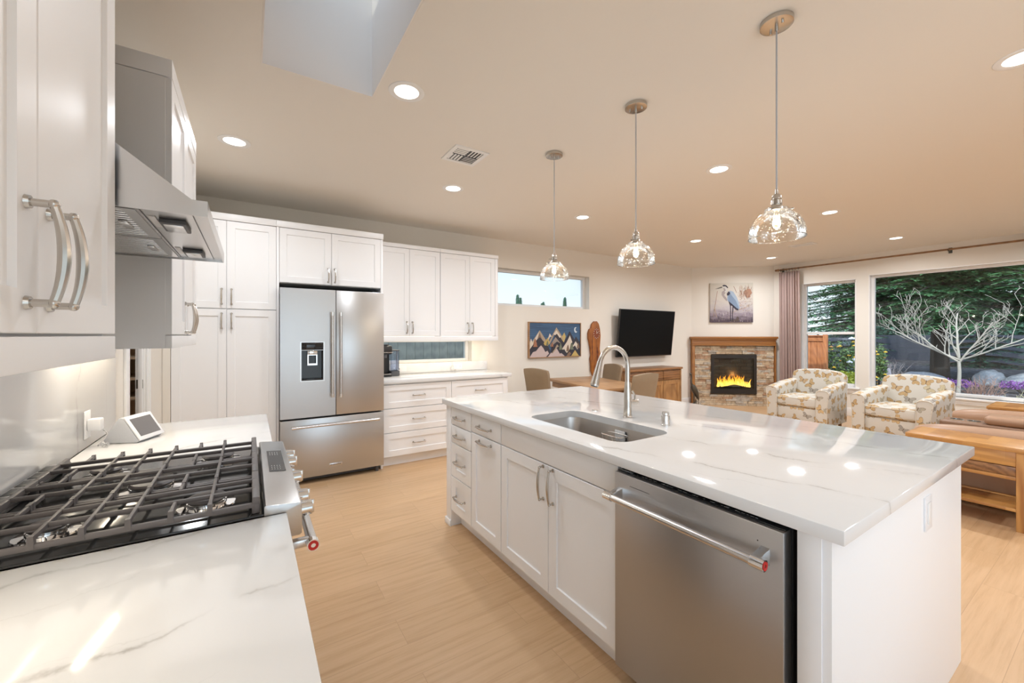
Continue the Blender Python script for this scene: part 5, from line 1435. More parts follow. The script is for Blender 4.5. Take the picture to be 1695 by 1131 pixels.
for k in range(60):
    u = random.uniform(.66, .97); v = random.uniform(.42, .74); a = random.uniform(-2.2, 2.2); l = random.uniform(.01, .035); HP(random.choice(('straw', 'straw', 'dark', 'neck', 'rust2')), [(u, v), (u+.008, v+.004), (min(.985, u+.008+l*a), v-l), (min(.98, u+l*a), v-l)], 2)
for k in range(110):
    u = random.uniform(.70, .97)+random.uniform(-.04, 0); v = random.uniform(.13, .42); a = random.uniform(-.5, .5); l = random.uniform(.05, .12); HP(random.choice(('rust', 'rust2', 'dark', 'straw')), [(u, v), (u+.004, v), (u+.004+l*a, v-l), (u+l*a, v-l)], 3)
for k in range(60):
    u = random.uniform(.02, .97); v = random.uniform(.66, .97); l = random.uniform(.02, .08); w = random.uniform(.003, .010); HP(random.choice(('navy', 'neck', 'white', 'dark', 'neck')), [(u, v), (u+w, v), (u+w, min(.985, v+l)), (u, min(.985, v+l))], 2)
for (a, c) in (((.17, .20), (.12, .55)), ((.12, .52), (.08, .85)), ((.10, .60), (.15, .86)), ((.55, .08), (.62, .25)), ((.70, .66), (.50, .76)), ((.92, .58), (.68, .68))):
    dx, dy = c[0]-a[0], c[1]-a[1]; ln = math.hypot(dx, dy); nx, ny = -dy/ln*.004, dx/ln*.004
    HP('straw' if a[1] > .3 else 'rust', [(a[0]-nx, a[1]-ny), (c[0]-nx, c[1]-ny), (c[0]+nx, c[1]+ny), (a[0]+nx, a[1]+ny)], 3)
HP('neck', [(.30, .15), (.335, .12), (.385, .15), (.395, .21), (.345, .26), (.325, .30), (.37, .36), (.40, .42), (.385, .46), (.32, .38), (.27, .30), (.275, .22), (.32, .19), (.33, .16)], 4)
HP('white', [(.29, .085), (.355, .085), (.40, .13), (.405, .20), (.36, .24), (.33, .225), (.365, .18), (.345, .135), (.29, .125)], 5)
HP('navy', [(.285, .06), (.32, .042), (.375, .055), (.42, .11), (.41, .13), (.36, .08), (.30, .08)], 6)
HP('beak', [(.11, .148), (.27, .085), (.285, .115), (.20, .138)], 6)
HP('lblue', [(.395, .42), (.41, .26), (.46, .19), (.54, .22), (.62, .36), (.67, .50), (.69, .64), (.64, .68), (.54, .56), (.45, .50)], 5)
HP('blue', [(.42, .34), (.46, .25), (.52, .34), (.60, .45), (.66, .60), (.67, .69), (.60, .64), (.50, .54), (.42, .46)], 6)
HP('navy', [(.39, .27), (.43, .21), (.47, .25), (.44, .31), (.40, .32)], 7)
HP('navy', [(.43, .46), (.52, .54), (.62, .64), (.66, .66), (.65, .70), (.60, .68), (.50, .57), (.47, .58)], 7)
HP('navy', [(.465, .55), (.485, .55), (.482, .74), (.485, .97), (.468, .97), (.470, .74)], 7); HP('navy', [(.525, .57), (.545, .57), (.540, .70), (.528, .80), (.535, .97), (.518, .97), (.515, .78)], 7)
L(hp, 'painted_heron', [hm[k] for k in hk], hc)

# bronze heron statue on the floor left of the fireplace
hs = thing('heron_statue', 'small dark bronze heron statue on the floor between sideboard and fireplace', 'statue', (6.95, 4.55, 0), 0.0)
b = MB(); b.lathe([(0, 0), (0.10, 0), (0.11, 0.02), (0.085, 0.05), (0.05, 0.07), (0, 0.075)], n=14)
random.seed(9)
for k in range(14):
    a = random.random()*6.28; r = random.uniform(0.02, 0.08); b.sph((r*math.cos(a), r*math.sin(a), 0.06), random.uniform(0.02, 0.04), 8, (1, 1, random.uniform(0.8, 2.2)))
L(b, 'rocky_base', M['bronze'], hs)
b = MB()
b.tube([(-0.01, 0, 0.06), (-0.005, 0, 0.17), (0.0, 0, 0.30)], [0.006, 0.006, 0.012], n=8); b.tube([(0.035, 0.02, 0.06), (0.03, 0.02, 0.18), (0.03, 0.01, 0.30)], [0.006, 0.006, 0.012], n=8)
b.tube([(-0.055, 0, 0.47), (-0.03, 0, 0.43), (0.01, 0, 0.38), (0.05, 0, 0.32), (0.09, 0, 0.26), (0.125, 0, 0.205), (0.15, 0, 0.16)], [0.018, 0.045, 0.055, 0.050, 0.038, 0.022, 0.006], n=14)
b.tube([(-0.045, 0, 0.45), (-0.075, 0, 0.50), (-0.082, 0, 0.55), (-0.070, 0, 0.60), (-0.075, 0, 0.645), (-0.095, 0, 0.668)], [0.022, 0.015, 0.012, 0.011, 0.012, 0.014], n=10)
b.sph((-0.105, 0, 0.668), 0.019, 12, (1.3, 0.9, 0.9)); b.cyl((-0.115, 0, 0.664), (-0.155, 0, 0.59), 0.009, 0.001, n=8); b.tube([(-0.10, 0, 0.68), (-0.07, 0, 0.695), (-0.04, 0, 0.69)], [0.004, 0.003, 0.001], n=6)
L(b, 'heron_body', M['bronze'], hs)
b = MB()
for k in range(8):
    a = random.uniform(-0.5, 0.5); x = random.uniform(0.04, 0.10); b.tube([(x, a*0.1, 0.05), (x+0.02*math.sin(k), a*0.12, 0.16), (x+0.03*math.sin(k*2), a*0.15, 0.25+0.01*k)], [0.005, 0.004, 0.001], n=6)
L(b, 'reeds', M['bronze'], hs)

# ---------------------------------------------------------------- armchairs
def armchair():
    """faces -X (local); width along Y 0.80"""
    c = thing('armchair', 'x', 'armchair', (0, 0, 0), 0, 'butterfly print armchairs')
    hw = 0.395
    f = MB(); f.box(0.02, 0.74, -hw+0.13, hw-0.13, 0.09, 0.335, r=0.015, seg=3); L(f, 'base', M['butterfly'], c)
    s = MB(); s.box(-0.005, 0.60, -hw+0.125, hw-0.125, 0.335, 0.485, r=0.045, seg=5); L(s, 'seat_cushion', M['butterfly'], c)
    pp = MB()
    for z in (0.365, 0.462): pp.tube([(0.004, -hw+0.15, z), (-0.004, 0, z), (0.004, hw-0.15, z)], 0.005, n=6)
    L(pp, 'piping', M['cushion_pipe'], c)
    # outer back and cushion
    bk = MB(); T = Matrix.Translation((0.60, 0, 0.30)) @ Matrix.Rotation(math.radians(14), 4, 'Y')
    prof = []
    n = 16
    top = lambda u: 0.545+0.040*(1-u*u)
    q = [(-0.36, -0.15)]
    outl = [(-0.30, 0.02)]+[(-0.345, 0.30), (-0.350, 0.48)]+[(0.335*u, top(u)-(0.02 if abs(u) > 0.97 else 0)) for u in [-1+2*k/12 for k in range(13)]]+[(0.350, 0.48), (0.345, 0.30), (0.30, 0.02)]
    bk.prism(outl, -0.005, 0.155, 'yz', r=0.035, M=T, seg=4)
    L(bk, 'backrest', M['butterfly'], c)
    for s_ in (-1, 1):
        am_ = MB(); y0 = s_*(hw-0.075)
        # arm cross-section in yz, swept along x with a falling, flared front
        b = bmesh.new(); rings = []
        for k in range(15):
            u = k/14.0; x = -0.01+0.74*u
            topz = 0.615+0.055*math.sin(min(1, u*1.4)*PI/2)-(0.0 if k else 0.0)+0.03*u*u
            rw = 0.072+0.008*math.cos(u*PI); sh = s_*0.012*(1-u)
            sec = []
            if k == 0 or k == 14: rw *= 0.93; topz -= 0.006
            for m in range(13):
                a = PI*m/12; sec.append((y0+sh+rw*math.cos(a), topz-rw*0.55+rw*0.55*math.sin(a)))
            sec += [(y0-rw*0.86, 0.40), (y0-rw*0.82, 0.10), (y0+rw*0.82, 0.10), (y0+rw*0.86, 0.40)]
            rings.append([b.verts.new((x, y, z)) for y, z in sec])
        for P_, Q_ in zip(rings, rings[1:]):
            for k in range(len(P_)): b.faces.new((P_[k], P_[(k+1) % len(P_)], Q_[(k+1) % len(P_)], Q_[k]))
        b.faces.new(rings[0][::-1]); b.faces.new(rings[-1])
        bmesh.ops.recalc_face_normals(b, faces=b.faces)
        am_._merge(b); ao = L(am_, 'arm', M['butterfly'], c)
        p = MB(); sec = [(v_[0], v_[1]) for v_ in [(y0+s_*0.012+0.0745*math.cos(PI*m/12), 0.609-0.0745*0.55+0.0745*0.55*math.sin(PI*m/12)) for m in range(13)]]
        p.tube([(-0.012, y0+0.064, 0.12), (-0.012, y0+0.066, 0.40)]+[(-0.012, y, z) for y, z in sec]+[(-0.012, y0-0.066, 0.40), (-0.012, y0-0.064, 0.12)], 0.0045, n=6)
        L(p, 'arm_piping', M['cushion_pipe'], ao) if False else L(p, 'piping', M['cushion_pipe'], ao)
    for x in (0.05, 0.70):
        for s_ in (-1, 1): L(MB().cyl((x, s_*(hw-0.10), 0.0), (x, s_*(hw-0.10), 0.10), 0.018, 0.026, n=12), 'leg', M['sheesham_z'], c)
    return c
M['cushion_pipe'] = simple('cream piping', (0.62, 0.57, 0.48), 0.8)
a0 = armchair()
a0.location = (6.72, 2.77, 0); a0.rotation_euler = (0, 0, 0.0); a0['label'] = 'butterfly print armchair in front of the sash window, beside the fireplace'
a1 = dup(a0, loc=(6.74, 1.74, 0), rz=math.radians(-6), label='butterfly print armchair in front of the big picture window, nearer the tan sofa')

# ---------------------------------------------------------------- honey wood side tables and the sofa
def side_table(name, lab, x0, x1, y0, y1, h, shelf=True):
    t_ = thing(name, lab, 'side table', ((x0+x1)/2, (y0+y1)/2, 0))
    MB().box(x0-0.01, x1+0.01, y0-0.01, y1+0.01, h-0.032, h, r=0.003).build('tabletop', M['teak'], t_)
    lw = 0.05
    for x in (x0, x1-lw):
        for y in (y0, y1-lw): MB().box(x, x+lw, y, y+lw, 0, h-0.032, r=0.003).build('leg', M['teak_z'], t_)
    for (z0, z1_, n_) in ((h-0.135, h-0.032, 'apron'), (h-0.205, h-0.14, 'drawer')):
        m = MB()
        for x in ((x0+0.008, x1-0.028) if n_ == 'apron' else (x0+0.008,)): m.box(x, x+0.02, y0+lw, y1-lw, z0, z1_, r=0.002)
        if n_ == 'apron':
            for y in (y0+0.008, y1-0.028): m.box(x0+lw, x1-lw, y, y+0.02, h-0.205, z1_)
        m.build(n_, M['teak'] if n_ == 'apron' else M['sheesham'], t_)
    m = MB(); m.box(x0+0.004, x0+0.03, y0+lw, y1-lw, h-0.232, h-0.207, r=0.002); m.box(x0+0.03, x1-0.03, y0+lw, y1-lw, h-0.228, h-0.212); m.build('rail', M['teak'], t_)
    m = MB(); m.box(x0+0.005, x1-0.005, y0+lw*0.5, y1-lw*0.5, 0.135, 0.158, r=0.002); m.build('shelf', M['teak'], t_)
    return t_
side_table('side_table', 'honey-coloured plank side table behind the near arm of the tan sofa', 4.54, 4.93, 0.445, 1.06, 0.59)
side_table('side_table', 'honey-coloured wooden side table by the window beyond the tan sofa', 6.90, 7.45, 0.35, 0.95, 0.60)
sf = thing('reclining_sofa', 'tan leather reclining sofa with a cupholder console, facing the fireplace wall', 'sofa', (5.72, 0.55, 0))
def cush(x0, x1, y0, y1, z0, z1_, r=0.06, name='cushion', mat='leather', Mx=None, par=None):
    return MB().box(x0, x1, y0, y1, z0, z1_, r=r, seg=6, M=Mx).build(name, M[mat], par or sf)
SX0, SX1 = 4.97, 6.53
cush(SX0+0.03, SX1-0.03, 0.10, 1.05, 0.06, 0.36, 0.03, 'frame')
def roll_arm(x, w):
    b = bmesh.new(); rings = []
    for k in range(15):
        u = k/14.0; y = 1.13-1.0*u
        rr_ = w/2*(1-0.55*math.exp(-u*14)); zt = 0.615-0.05*math.exp(-u*10)+0.03*u
        hgt = 0.085*(1-0.4*math.exp(-u*14))
        sec = [(x+rr_*math.cos(a), zt-hgt+hgt*math.sin(a)) for a in [PI*m/12 for m in range(13)]]+[(x-rr_*0.93, 0.40), (x-rr_*0.90, 0.06), (x+rr_*0.90, 0.06), (x+rr_*0.93, 0.40)]
        rings.append([b.verts.new((xx, y, z)) for xx, z in sec])
    for P_, Q_ in zip(rings, rings[1:]):
        for k in range(len(P_)): b.faces.new((P_[k], P_[(k+1) % len(P_)], Q_[(k+1) % len(P_)], Q_[k]))
    b.faces.new(rings[0][::-1]); b.faces.new(rings[-1]); bmesh.ops.recalc_face_normals(b, faces=b.faces)
    m = MB(); m._merge(b); return m.build('arm', M['leather'], sf, smooth=60)
roll_arm(SX0+0.11, 0.22); roll_arm(SX1-0.11, 0.22)
for x0_, x1_ in ((SX0+0.225, 5.585), (5.875, SX1-0.225)):
    cush(x0_, x1_, 0.30, 1.06, 0.36, 0.50, 0.06, 'seat_cushion')
    cush(x0_+0.01, x1_-0.01, 1.03, 1.10, 0.10, 0.40, 0.03, 'footrest')
    Tb = Matrix.Translation((0, 0.52, 0.42)) @ Matrix.Rotation(math.radians(16), 4, 'X')
    cush(x0_, x1_, -0.19, 0.0, 0.0, 0.30, 0.08, 'back_cushion', 'leather', Tb)
    cush(x0_, x1_, -0.30, -0.09, 0.26, 0.52, 0.08, 'head_cushion', 'leather', Tb)
cb = MB(); cb.box(5.59, 5.87, 0.25, 1.08, 0.06, 0.575, r=0.02, seg=4); cbo = cb.build('console', M['leather_d'], sf)
MB().box(5.60, 5.86, 0.05, 0.80, 0.570, 0.655, r=0.040, seg=6).build('console_lid', M['leather'], cbo)
m = MB()
for y in (0.875, 0.985):
    m.lathe([(0.030, -0.03), (0.034, 0.003), (0.044, 0.004), (0.046, 0.0)], (5.73, y, 0.575), n=24); m.lathe([(0, -0.0), (0.031, 0.001)], (5.73, y, 0.5755), n=24)
m.build('cupholder', M['chrome'], cbo)
m = MB()
for y in (0.875, 0.985): m.lathe([(0, 0.0016), (0.028, 0.0016), (0.028, 0.0010)], (5.73, y, 0.5755), n=20)
m.build('cupholder_well', M['black'], cbo)
Tb = Matrix.Translation((0, 0.06, 0.06)) @ Matrix.Rotation(math.radians(10), 4, 'X')
cush(SX0+0.05, SX1-0.05, -0.10, 0.06, 0.0, 0.86, 0.05, 'back_shell', 'leather', Tb)
# ---------------------------------------------------------------- outdoors
def mulch():
    n = NT('dark bark mulch ground'); c = n.coord()
    v = n.n('TexVoronoi', {'Scale': 9.0, 'Vector': c}); f = n.noise(c, 1.2, 4, 0.6)
    chips = n.ramp(n.n('SeparateXYZ', {0: v.outputs['Color']}).outputs['X'], [(0.0, (0.020, 0.018, 0.022)), (0.6, (0.055, 0.045, 0.045)), (0.86, (0.10, 0.085, 0.085)), (0.95, (0.17, 0.165, 0.18))])
    col = n.mix(n.math('MULTIPLY', f, 0.35), chips, (0.085, 0.065, 0.05))
    return n.pbr(Base_Color=col, Roughness=0.9, Normal=n.bump(v.outputs['Distance'], 0.6, 0.03))
M['mulch'] = mulch()
struct(MB().box(XR+0.2, 90, -60, 90, -0.30, -0.16), 'ground', M['mulch'])
struct(MB().box(-30, XR+0.2, YB+0.2, 90, -0.30, -0.16), 'ground_back', M['mulch'])
GZ = -0.16
def boards_fence(name, lab, pts_fn, mat, cat='fence'): pass
# orange cedar fence panel seen through the sash window
fe = thing('cedar_fence_panel', 'orange cedar board fence panel seen through the sash window', 'fence', (11.0, 4.25, GZ))
m = MB()
for k in range(7): m.box(10.985, 11.005, 3.975+k*0.125, 3.975+k*0.125+0.120, GZ, 1.36, r=0.002)
m.build('boards', M['fence'], fe)
m = MB(); m.box(10.965, 10.985, 3.97, 4.85, 1.25, 1.33); m.box(10.965, 10.985, 3.97, 4.85, 0.55, 0.64); m.box(10.955, 11.01, 3.94, 4.86, 1.36, 1.385); m.build('rail', M['fence'], fe)
m = MB(); m.box(10.95, 11.03, 3.895, 3.972, GZ, 1.40, r=0.003); m.build('post', M['fence'], fe)
# grey board fence behind the slot window
fg = thing('grey_board_fence', 'weathered grey-green board fence seen through the slot window', 'fence', (2.2, 6.55, GZ))
m = MB()
for k in range(46): m.box(-0.6+k*0.145, -0.6+k*0.145+0.140, 6.55, 6.57, GZ, 1.70+0.0*k)
m.build('boards', M['fence_grey'], fg)
m = MB(); m.box(-0.6, 6.06, 6.57, 6.60, 0.2, 0.29); m.box(-0.6, 6.06, 6.57, 6.60, 1.3, 1.39); m.build('rail', M['fence_grey'], fg)
# long dark fence far behind the garden
fd = thing('rail_fence', 'long low dark fence along the back of the garden', 'fence', (34, 10, GZ))
m = MB()
for z in (-0.16, 0.10, 0.36, 0.62, 0.88, 1.14): m.box(34.0, 34.04, -20, 46, z, z+0.252)
m.build('rails', M['fence_dark'], fd)
m = MB()
for k in range(27): m.box(34.04, 34.14, -19.9+k*2.5, -19.8+k*2.5, GZ, 1.45)
m.build('posts', M['fence_dark'], fd)

def mesh_obj(name, verts, faces, mat, par=None, loc=None):
    me = bpy.data.meshes.new(name); me.from_pydata(verts, [], faces); me.materials.append(mat)
    o = bpy.data.objects.new(name, me); COL.objects.link(o)
    if par is not None: o.parent = par
    return o
M['needle'] = leafy('conifer needles', (0.028, 0.095, 0.042), (0.10, 0.24, 0.08), 0.6, 1.1)
M['needle_b'] = leafy('blue spruce needles', (0.03, 0.09, 0.055), (0.08, 0.19, 0.11), 0.6, 1.1)
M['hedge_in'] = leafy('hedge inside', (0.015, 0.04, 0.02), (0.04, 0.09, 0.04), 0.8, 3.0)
M['bark'] = paint('dark bark', (0.055, 0.042, 0.032), 0.9, 0.8, 30)
M['palebark'] = paint('pale smooth bark', (0.38, 0.33, 0.27), 0.7, 0.3, 40)
def conifer(loc, h, z0, r0, seed, lab, name='conifer_tree', dens=1.0, mat='needle', spray=0.55, dz=0.30):
    rnd = random.Random(seed)
    t_ = thing(name, lab, 'tree', loc)
    MB().cyl((0, 0, 0), (0, 0, h*0.97), 0.022*h+0.02, 0.02, n=12).build('trunk', M['bark'], t_, local=True)
    vs, fs = [], []; br = MB()
    def quad(p, d, w, up):
        s = d.cross(up); 
        if s.length < 1e-4: return
        s = s.normalized()*w; i = len(vs)
        vs.extend([tuple(p-s*0.4), tuple(p+d*0.45-s), tuple(p+d), tuple(p+d*0.45+s), ]); fs.append((i, i+1, i+2, i+3))
    z = z0
    while z < h-0.1:
        fr = (z-z0)/(h-z0); R = r0*(1-fr)**0.75+0.15
        nb = max(4, int(7*dens*(0.6+0.6*(1-fr))))
        a0 = rnd.random()*6.28
        for k in range(nb):
            a = a0+2*PI*k/nb+rnd.uniform(-0.25, 0.25); L_ = R*rnd.uniform(0.75, 1.08)
            dirv = Vector((math.cos(a), math.sin(a), 0)); pts = []
            ns = max(4, int(L_/0.28))
            for s in range(ns+1):
                u = s/ns; pts.append(Vector((0, 0, z))+dirv*(L_*u)+Vector((0, 0, L_*(0.10*u-0.30*u*u+0.10*u**4))))
            br.tube(pts, [0.012+0.05*(1-s/ns)*L_/4 for s in range(ns+1)], n=5)
            for s in range(1, ns+1):
                u = s/ns
                for side in (-1, 1):
                    sd = (dirv*0.55+Vector((-dirv.y, dirv.x, 0))*side*0.95+Vector((0, 0, rnd.uniform(-0.25, 0.02)))).normalized()
                    sl = spray*(1.15-0.75*u)*rnd.uniform(0.7, 1.2)*min(1.3, 0.45+L_/3.2); nn = max(4, int(sl/0.075))
                    for q in range(nn):
                        v_ = q/nn; p = pts[s]+sd*sl*v_+Vector((0, 0, -0.16*v_*v_*sl))
                        for e_ in (-1, 1):
                            dd_ = (sd*0.8+Vector((-sd.y, sd.x, 0))*e_*0.75+Vector((0, 0, rnd.uniform(-0.35, 0.2)))).normalized()
                            quad(p, dd_*rnd.uniform(0.12, 0.20), 0.034, Vector((rnd.uniform(-.4, .4), rnd.uniform(-.4, .4), 1)))
                    quad(pts[s]+sd*sl, sd*0.12, 0.02, Vector((0, 0, 1)))
        z += dz*rnd.uniform(0.8, 1.2)
    br.build('branches', M['bark'], t_, local=True)
    mesh_obj('foliage', vs, fs, M[mat], t_)
    return t_
conifer((20.3, 3.9, GZ), 11.0, 2.2, 4.3, 3, 'large dark green conifer hanging over the garden behind the bare tree', dens=1.9, dz=0.22, spray=0.8)
conifer((23.5, -4.8, GZ), 11.0, 1.3, 4.2, 8, 'dark green conifer at the right edge of the picture window', dens=1.3, dz=0.30, spray=0.75)
for _y, _s, _l in ((14.4, 21, 'first'), (9.4, 22, 'second'), (4.4, 23, 'third')):
    conifer((30.2, _y, GZ), 7.5, 0.2, 1.75, _s, 'narrow dense conifer along the back fence, '+_l+' of three from the left', dens=1.3, dz=0.34, mat='needle_b', spray=0.6)
hg = thing('hedge', 'long dark green hedge behind the low fence at the back of the garden', 'hedge', (35.5, 3.0, GZ))
_r = random.Random(77); _v, _f = [], []
for k in range(16000):
    p = Vector((_r.uniform(-0.7, 0.7), _r.uniform(-13, 8), 0)); topz = 3.3+0.5*math.sin(p.y*0.9)+0.35*math.sin(p.y*2.3+1); p.z = _r.uniform(0.05, 1)**0.7*topz
    d = Vector((_r.uniform(-1, 1), _r.uniform(-1, 1), _r.uniform(-.5, .8))).normalized()*_r.uniform(0.22, 0.4); s_ = d.cross(Vector((_r.uniform(-1, 1), _r.uniform(-1, 1), _r.uniform(-1, 1)))).normalized()*0.12
    i = len(_v); _v.extend([tuple(p), tuple(p+d*0.5-s_), tuple(p+d), tuple(p+d*0.5+s_)]); _f.append((i, i+1, i+2, i+3))
mesh_obj('foliage', _v, _f, M['needle_b'], hg)
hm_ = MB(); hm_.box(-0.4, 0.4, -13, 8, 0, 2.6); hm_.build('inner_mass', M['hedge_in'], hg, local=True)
# far tree line
random.seed(31)
def far_tree():
    t_ = thing('distant_conifer', 'x', 'tree', (0, 0, 0), 0, 'distant conifers on the horizon')
    vs, fs = [], []; rnd = random.Random(4)
    for k in range(1500):
        u = rnd.random()**0.8; z = 0.4+5.6*u; R = 0.95*(1-u)**0.8+0.05; a = rnd.random()*6.28; r = R*rnd.uniform(0.5, 1.05)
        p = Vector((r*math.cos(a), r*math.sin(a), z)); d = Vector((math.cos(a), math.sin(a), -0.35))*rnd.uniform(0.25, 0.5); s = Vector((-math.sin(a), math.cos(a), 0))*0.09
        i = len(vs); vs.extend([tuple(p-s), tuple(p+d), tuple(p+s)]); fs.append((i, i+1, i+2))
    mesh_obj('foliage', vs, fs, M['needle_b'], t_)
    MB().cyl((0, 0, 0), (0, 0, 5.6), 0.12, 0.02, n=8).build('trunk', M['bark'], t_, local=True)
    return t_
ft = far_tree(); first = True
for k in range(16):
    x, y = 62+(k%2)*2.2, 14+k*2.7; s = random.uniform(0.65, 1.25)
    o = ft if first else dup(ft); first = False
    o.location = (x, y, GZ); o.rotation_euler = (0, 0, random.random()*6); o.scale = (s, s, s); o['label'] = 'small distant conifer on the horizon seen through the sash window'; o['group'] = 'distant conifers beyond the sash window'
for k in range(14):
    x, y = 28+k*2.6, 58+(k%2)*3; s = random.uniform(1.2, 1.5)
    o = dup(ft); o.location = (x, y, GZ); o.rotation_euler = (0, 0, random.random()*6); o.scale = (0.8, 0.8, s); o['label'] = 'distant conifer top along the lower edge of the transom window'; o['group'] = 'distant conifers beyond the transom window'

# bare pale tree
bt = thing('bare_tree', 'small leafless tree with pale spreading branches outside the picture window', 'tree', (14.75, 2.50, GZ))
rnd = random.Random(5); tm = MB()
def grow(p, d, L_, r, depth):
    pts = [p.copy()]; rr = [r]; n = max(3, int(L_/0.09)); dd_ = d.copy()
    for s in range(n):
        dd_ = (dd_+Vector((rnd.uniform(-.12, .12), rnd.uniform(-.12, .12), rnd.uniform(-.05, .09)))).normalized()
        p = p+dd_*(L_/n); pts.append(p.copy()); rr.append(r*(1-0.55*(s+1)/n))
        if depth < 4 and s > 0 and rnd.random() < (0.66 if depth > 0 else 0.5):
            side = Vector((rnd.uniform(-0.35, 0.35), rnd.choice((-1, 1))*rnd.uniform(0.35, 1.0), rnd.uniform(-.05, .75))).normalized()
            nd = (dd_*0.9+side*0.75).normalized()
            grow(p.copy(), nd, L_*rnd.uniform(0.32, 0.62), rr[-1]*0.62, depth+1)
    tm.tube(pts, [max(q*0.8, 0.0036) for q in rr], n=6)
base = Vector((0, 0, 0)); fork = Vector((0, 0.0, 0.88))
tm.tube([(0, 0.02, 0), (0.01, 0, 0.35), (0, -0.01, 0.65), (0, 0, 0.90)], [0.045, 0.036, 0.033, 0.030], n=10)
for (dy, dx, dz_, L_, r) in ((0.95, 0.0, 0.50, 1.35, 0.032), (1.0, -0.2, 0.78, 1.15, 0.026), (0.06, 0.1, 1.0, 1.15, 0.036), (-0.95, 0.1, 0.36, 1.5, 0.028), (-0.62, -0.1, 0.9, 1.15, 0.028), (0.30, -0.3, 1.0, 0.9, 0.022)):
    grow(fork+Vector((0, 0, rnd.uniform(-.04, .12))), Vector((dx, dy, dz_)).normalized(), L_, r, 0)
tm.build('branches', M['palebark'], bt, local=True)

# rocks
def rock(name, lab, loc, sx, sy, sz, seed, mat, rz=0):
    rnd = random.Random(seed); b = bmesh.new(); bmesh.ops.create_icosphere(b, subdivisions=4, radius=1)
    from mathutils import noise as mn
    for v in b.verts:
        k = 1+0.28*mn.noise(v.co*1.3+Vector((seed, 0, 0)))+0.10*mn.noise(v.co*3.5+Vector((0, seed, 0)))+0.03*mn.noise(v.co*11)
        v.co = Vector((v.co.x*sx*k, v.co.y*sy*k, max(-0.15*sz, v.co.z*sz*k)))
    m = MB(); m._merge(b); o = m.build(name, mat, None, smooth=180)
    o.location = (loc[0], loc[1], GZ+0.15*sz); o.rotation_euler = (0, 0, rz)
    return tag(o, lab, 'rock')
M['rock'] = leafy('grey garden boulder', (0.13, 0.145, 0.18), (0.25, 0.265, 0.30), 0.9, 2.0)
M['rock2'] = leafy('pale garden boulder', (0.26, 0.27, 0.29), (0.40, 0.41, 0.43), 0.9, 2.0)
rock('garden_boulder', 'blue-grey flat boulder in the mulch left of the bare tree', (17.6, 3.75), 0.45, 0.66, 0.34, 3, M['rock'])
rock('garden_boulder', 'pale boulder in the mulch right of the bare tree, left of a pair', (19.3, 2.62), 0.36, 0.38, 0.40, 5, M['rock2'])
rock('garden_boulder', 'larger pale boulder in the mulch right of the bare tree, right of a pair', (19.0, 1.72), 0.42, 0.56, 0.38, 9, M['rock2'])
rock('garden_boulder', 'small cream rock at the foot of the bare tree', (14.2, 1.95), 0.3, 0.36, 0.16, 6, M['rock2'])

# shrubs and flowers
def leaf_shrub(name, lab, loc, rx, ry, h, n, size, mat, seed, cat='shrub', stems=True, blossoms=None):
    rnd = random.Random(seed); t_ = thing(name, lab, cat, loc); vs, fs = [], []
    for k in range(n):
        a = rnd.random()*6.28; u = rnd.random(); cphi = rnd.uniform(-0.3, 1)
        r = (rnd.random()**0.35); p = Vector((rx*r*math.cos(a)*math.sqrt(max(0, 1-cphi*cphi*0.7)), ry*r*math.sin(a)*math.sqrt(max(0, 1-cphi*cphi*0.7)), h*0.5+h*0.5*cphi*r))
        d = Vector((rnd.uniform(-1, 1), rnd.uniform(-1, 1), rnd.uniform(-.2, 1))).normalized()*size; s = d.cross(Vector((rnd.uniform(-1, 1), rnd.uniform(-1, 1), rnd.uniform(-1, 1)))).normalized()*size*0.32
        i = len(vs); vs.extend([tuple(p), tuple(p+d*0.5-s), tuple(p+d), tuple(p+d*0.5+s)]); fs.append((i, i+1, i+2, i+3))
    mesh_obj('foliage', vs, fs, mat, t_)
    m = MB()
    for k in range(7):
        a = rnd.random()*6.28; m.tube([(0, 0, 0), (rx*0.3*math.cos(a), ry*0.3*math.sin(a), h*0.35), (rx*0.6*math.cos(a), ry*0.6*math.sin(a), h*0.75)], [0.012, 0.008, 0.004], n=5)
    m.build('stems', M['bark'], t_, local=True)
    for (bm_, cnt, rad, bn) in (blossoms or []):
        m = MB()
        for k in range(cnt):
            a = rnd.random()*6.28; r = rnd.uniform(0.6, 1.02); zf = rnd.uniform(0.25, 1.05)
            c_ = Vector((rx*r*math.cos(a), ry*r*math.sin(a), h*zf))
            for q in range(6):
                aa = q*PI/3; m.sph(c_+Vector((math.cos(aa)*rad*0.6, math.sin(aa)*rad*0.6, 0)), rad*0.55, 6, (1, 1, 0.8))
            m.sph(c_+Vector((0, 0, rad*0.3)), rad*0.5, 6)
        m.build(bn, bm_, t_, local=True)
    return t_
M['lime'] = leafy('yellow-green leaves', (0.42, 0.46, 0.05), (0.72, 0.70, 0.12), 0.6, 6)
M['greenleaf'] = leafy('green leaves', (0.05, 0.10, 0.03), (0.16, 0.25, 0.08), 0.6, 6)
M['yellowfl'] = simple('yellow petals', (0.72, 0.44, 0.045), 0.6)
M['orangefl'] = simple('orange petals', (0.55, 0.27, 0.07), 0.6)
M['whitefl'] = simple('white petals', (0.66, 0.68, 0.80), 0.6)
M['purple'] = leafy('purple heather', (0.16, 0.05, 0.22), (0.36, 0.14, 0.44), 0.7, 8)
leaf_shrub('lime_shrub', 'bright yellow-green shrub at the bottom of the sash window', (10.4, 3.42, GZ), 0.42, 0.46, 0.80, 2600, 0.06, M['lime'], 3)
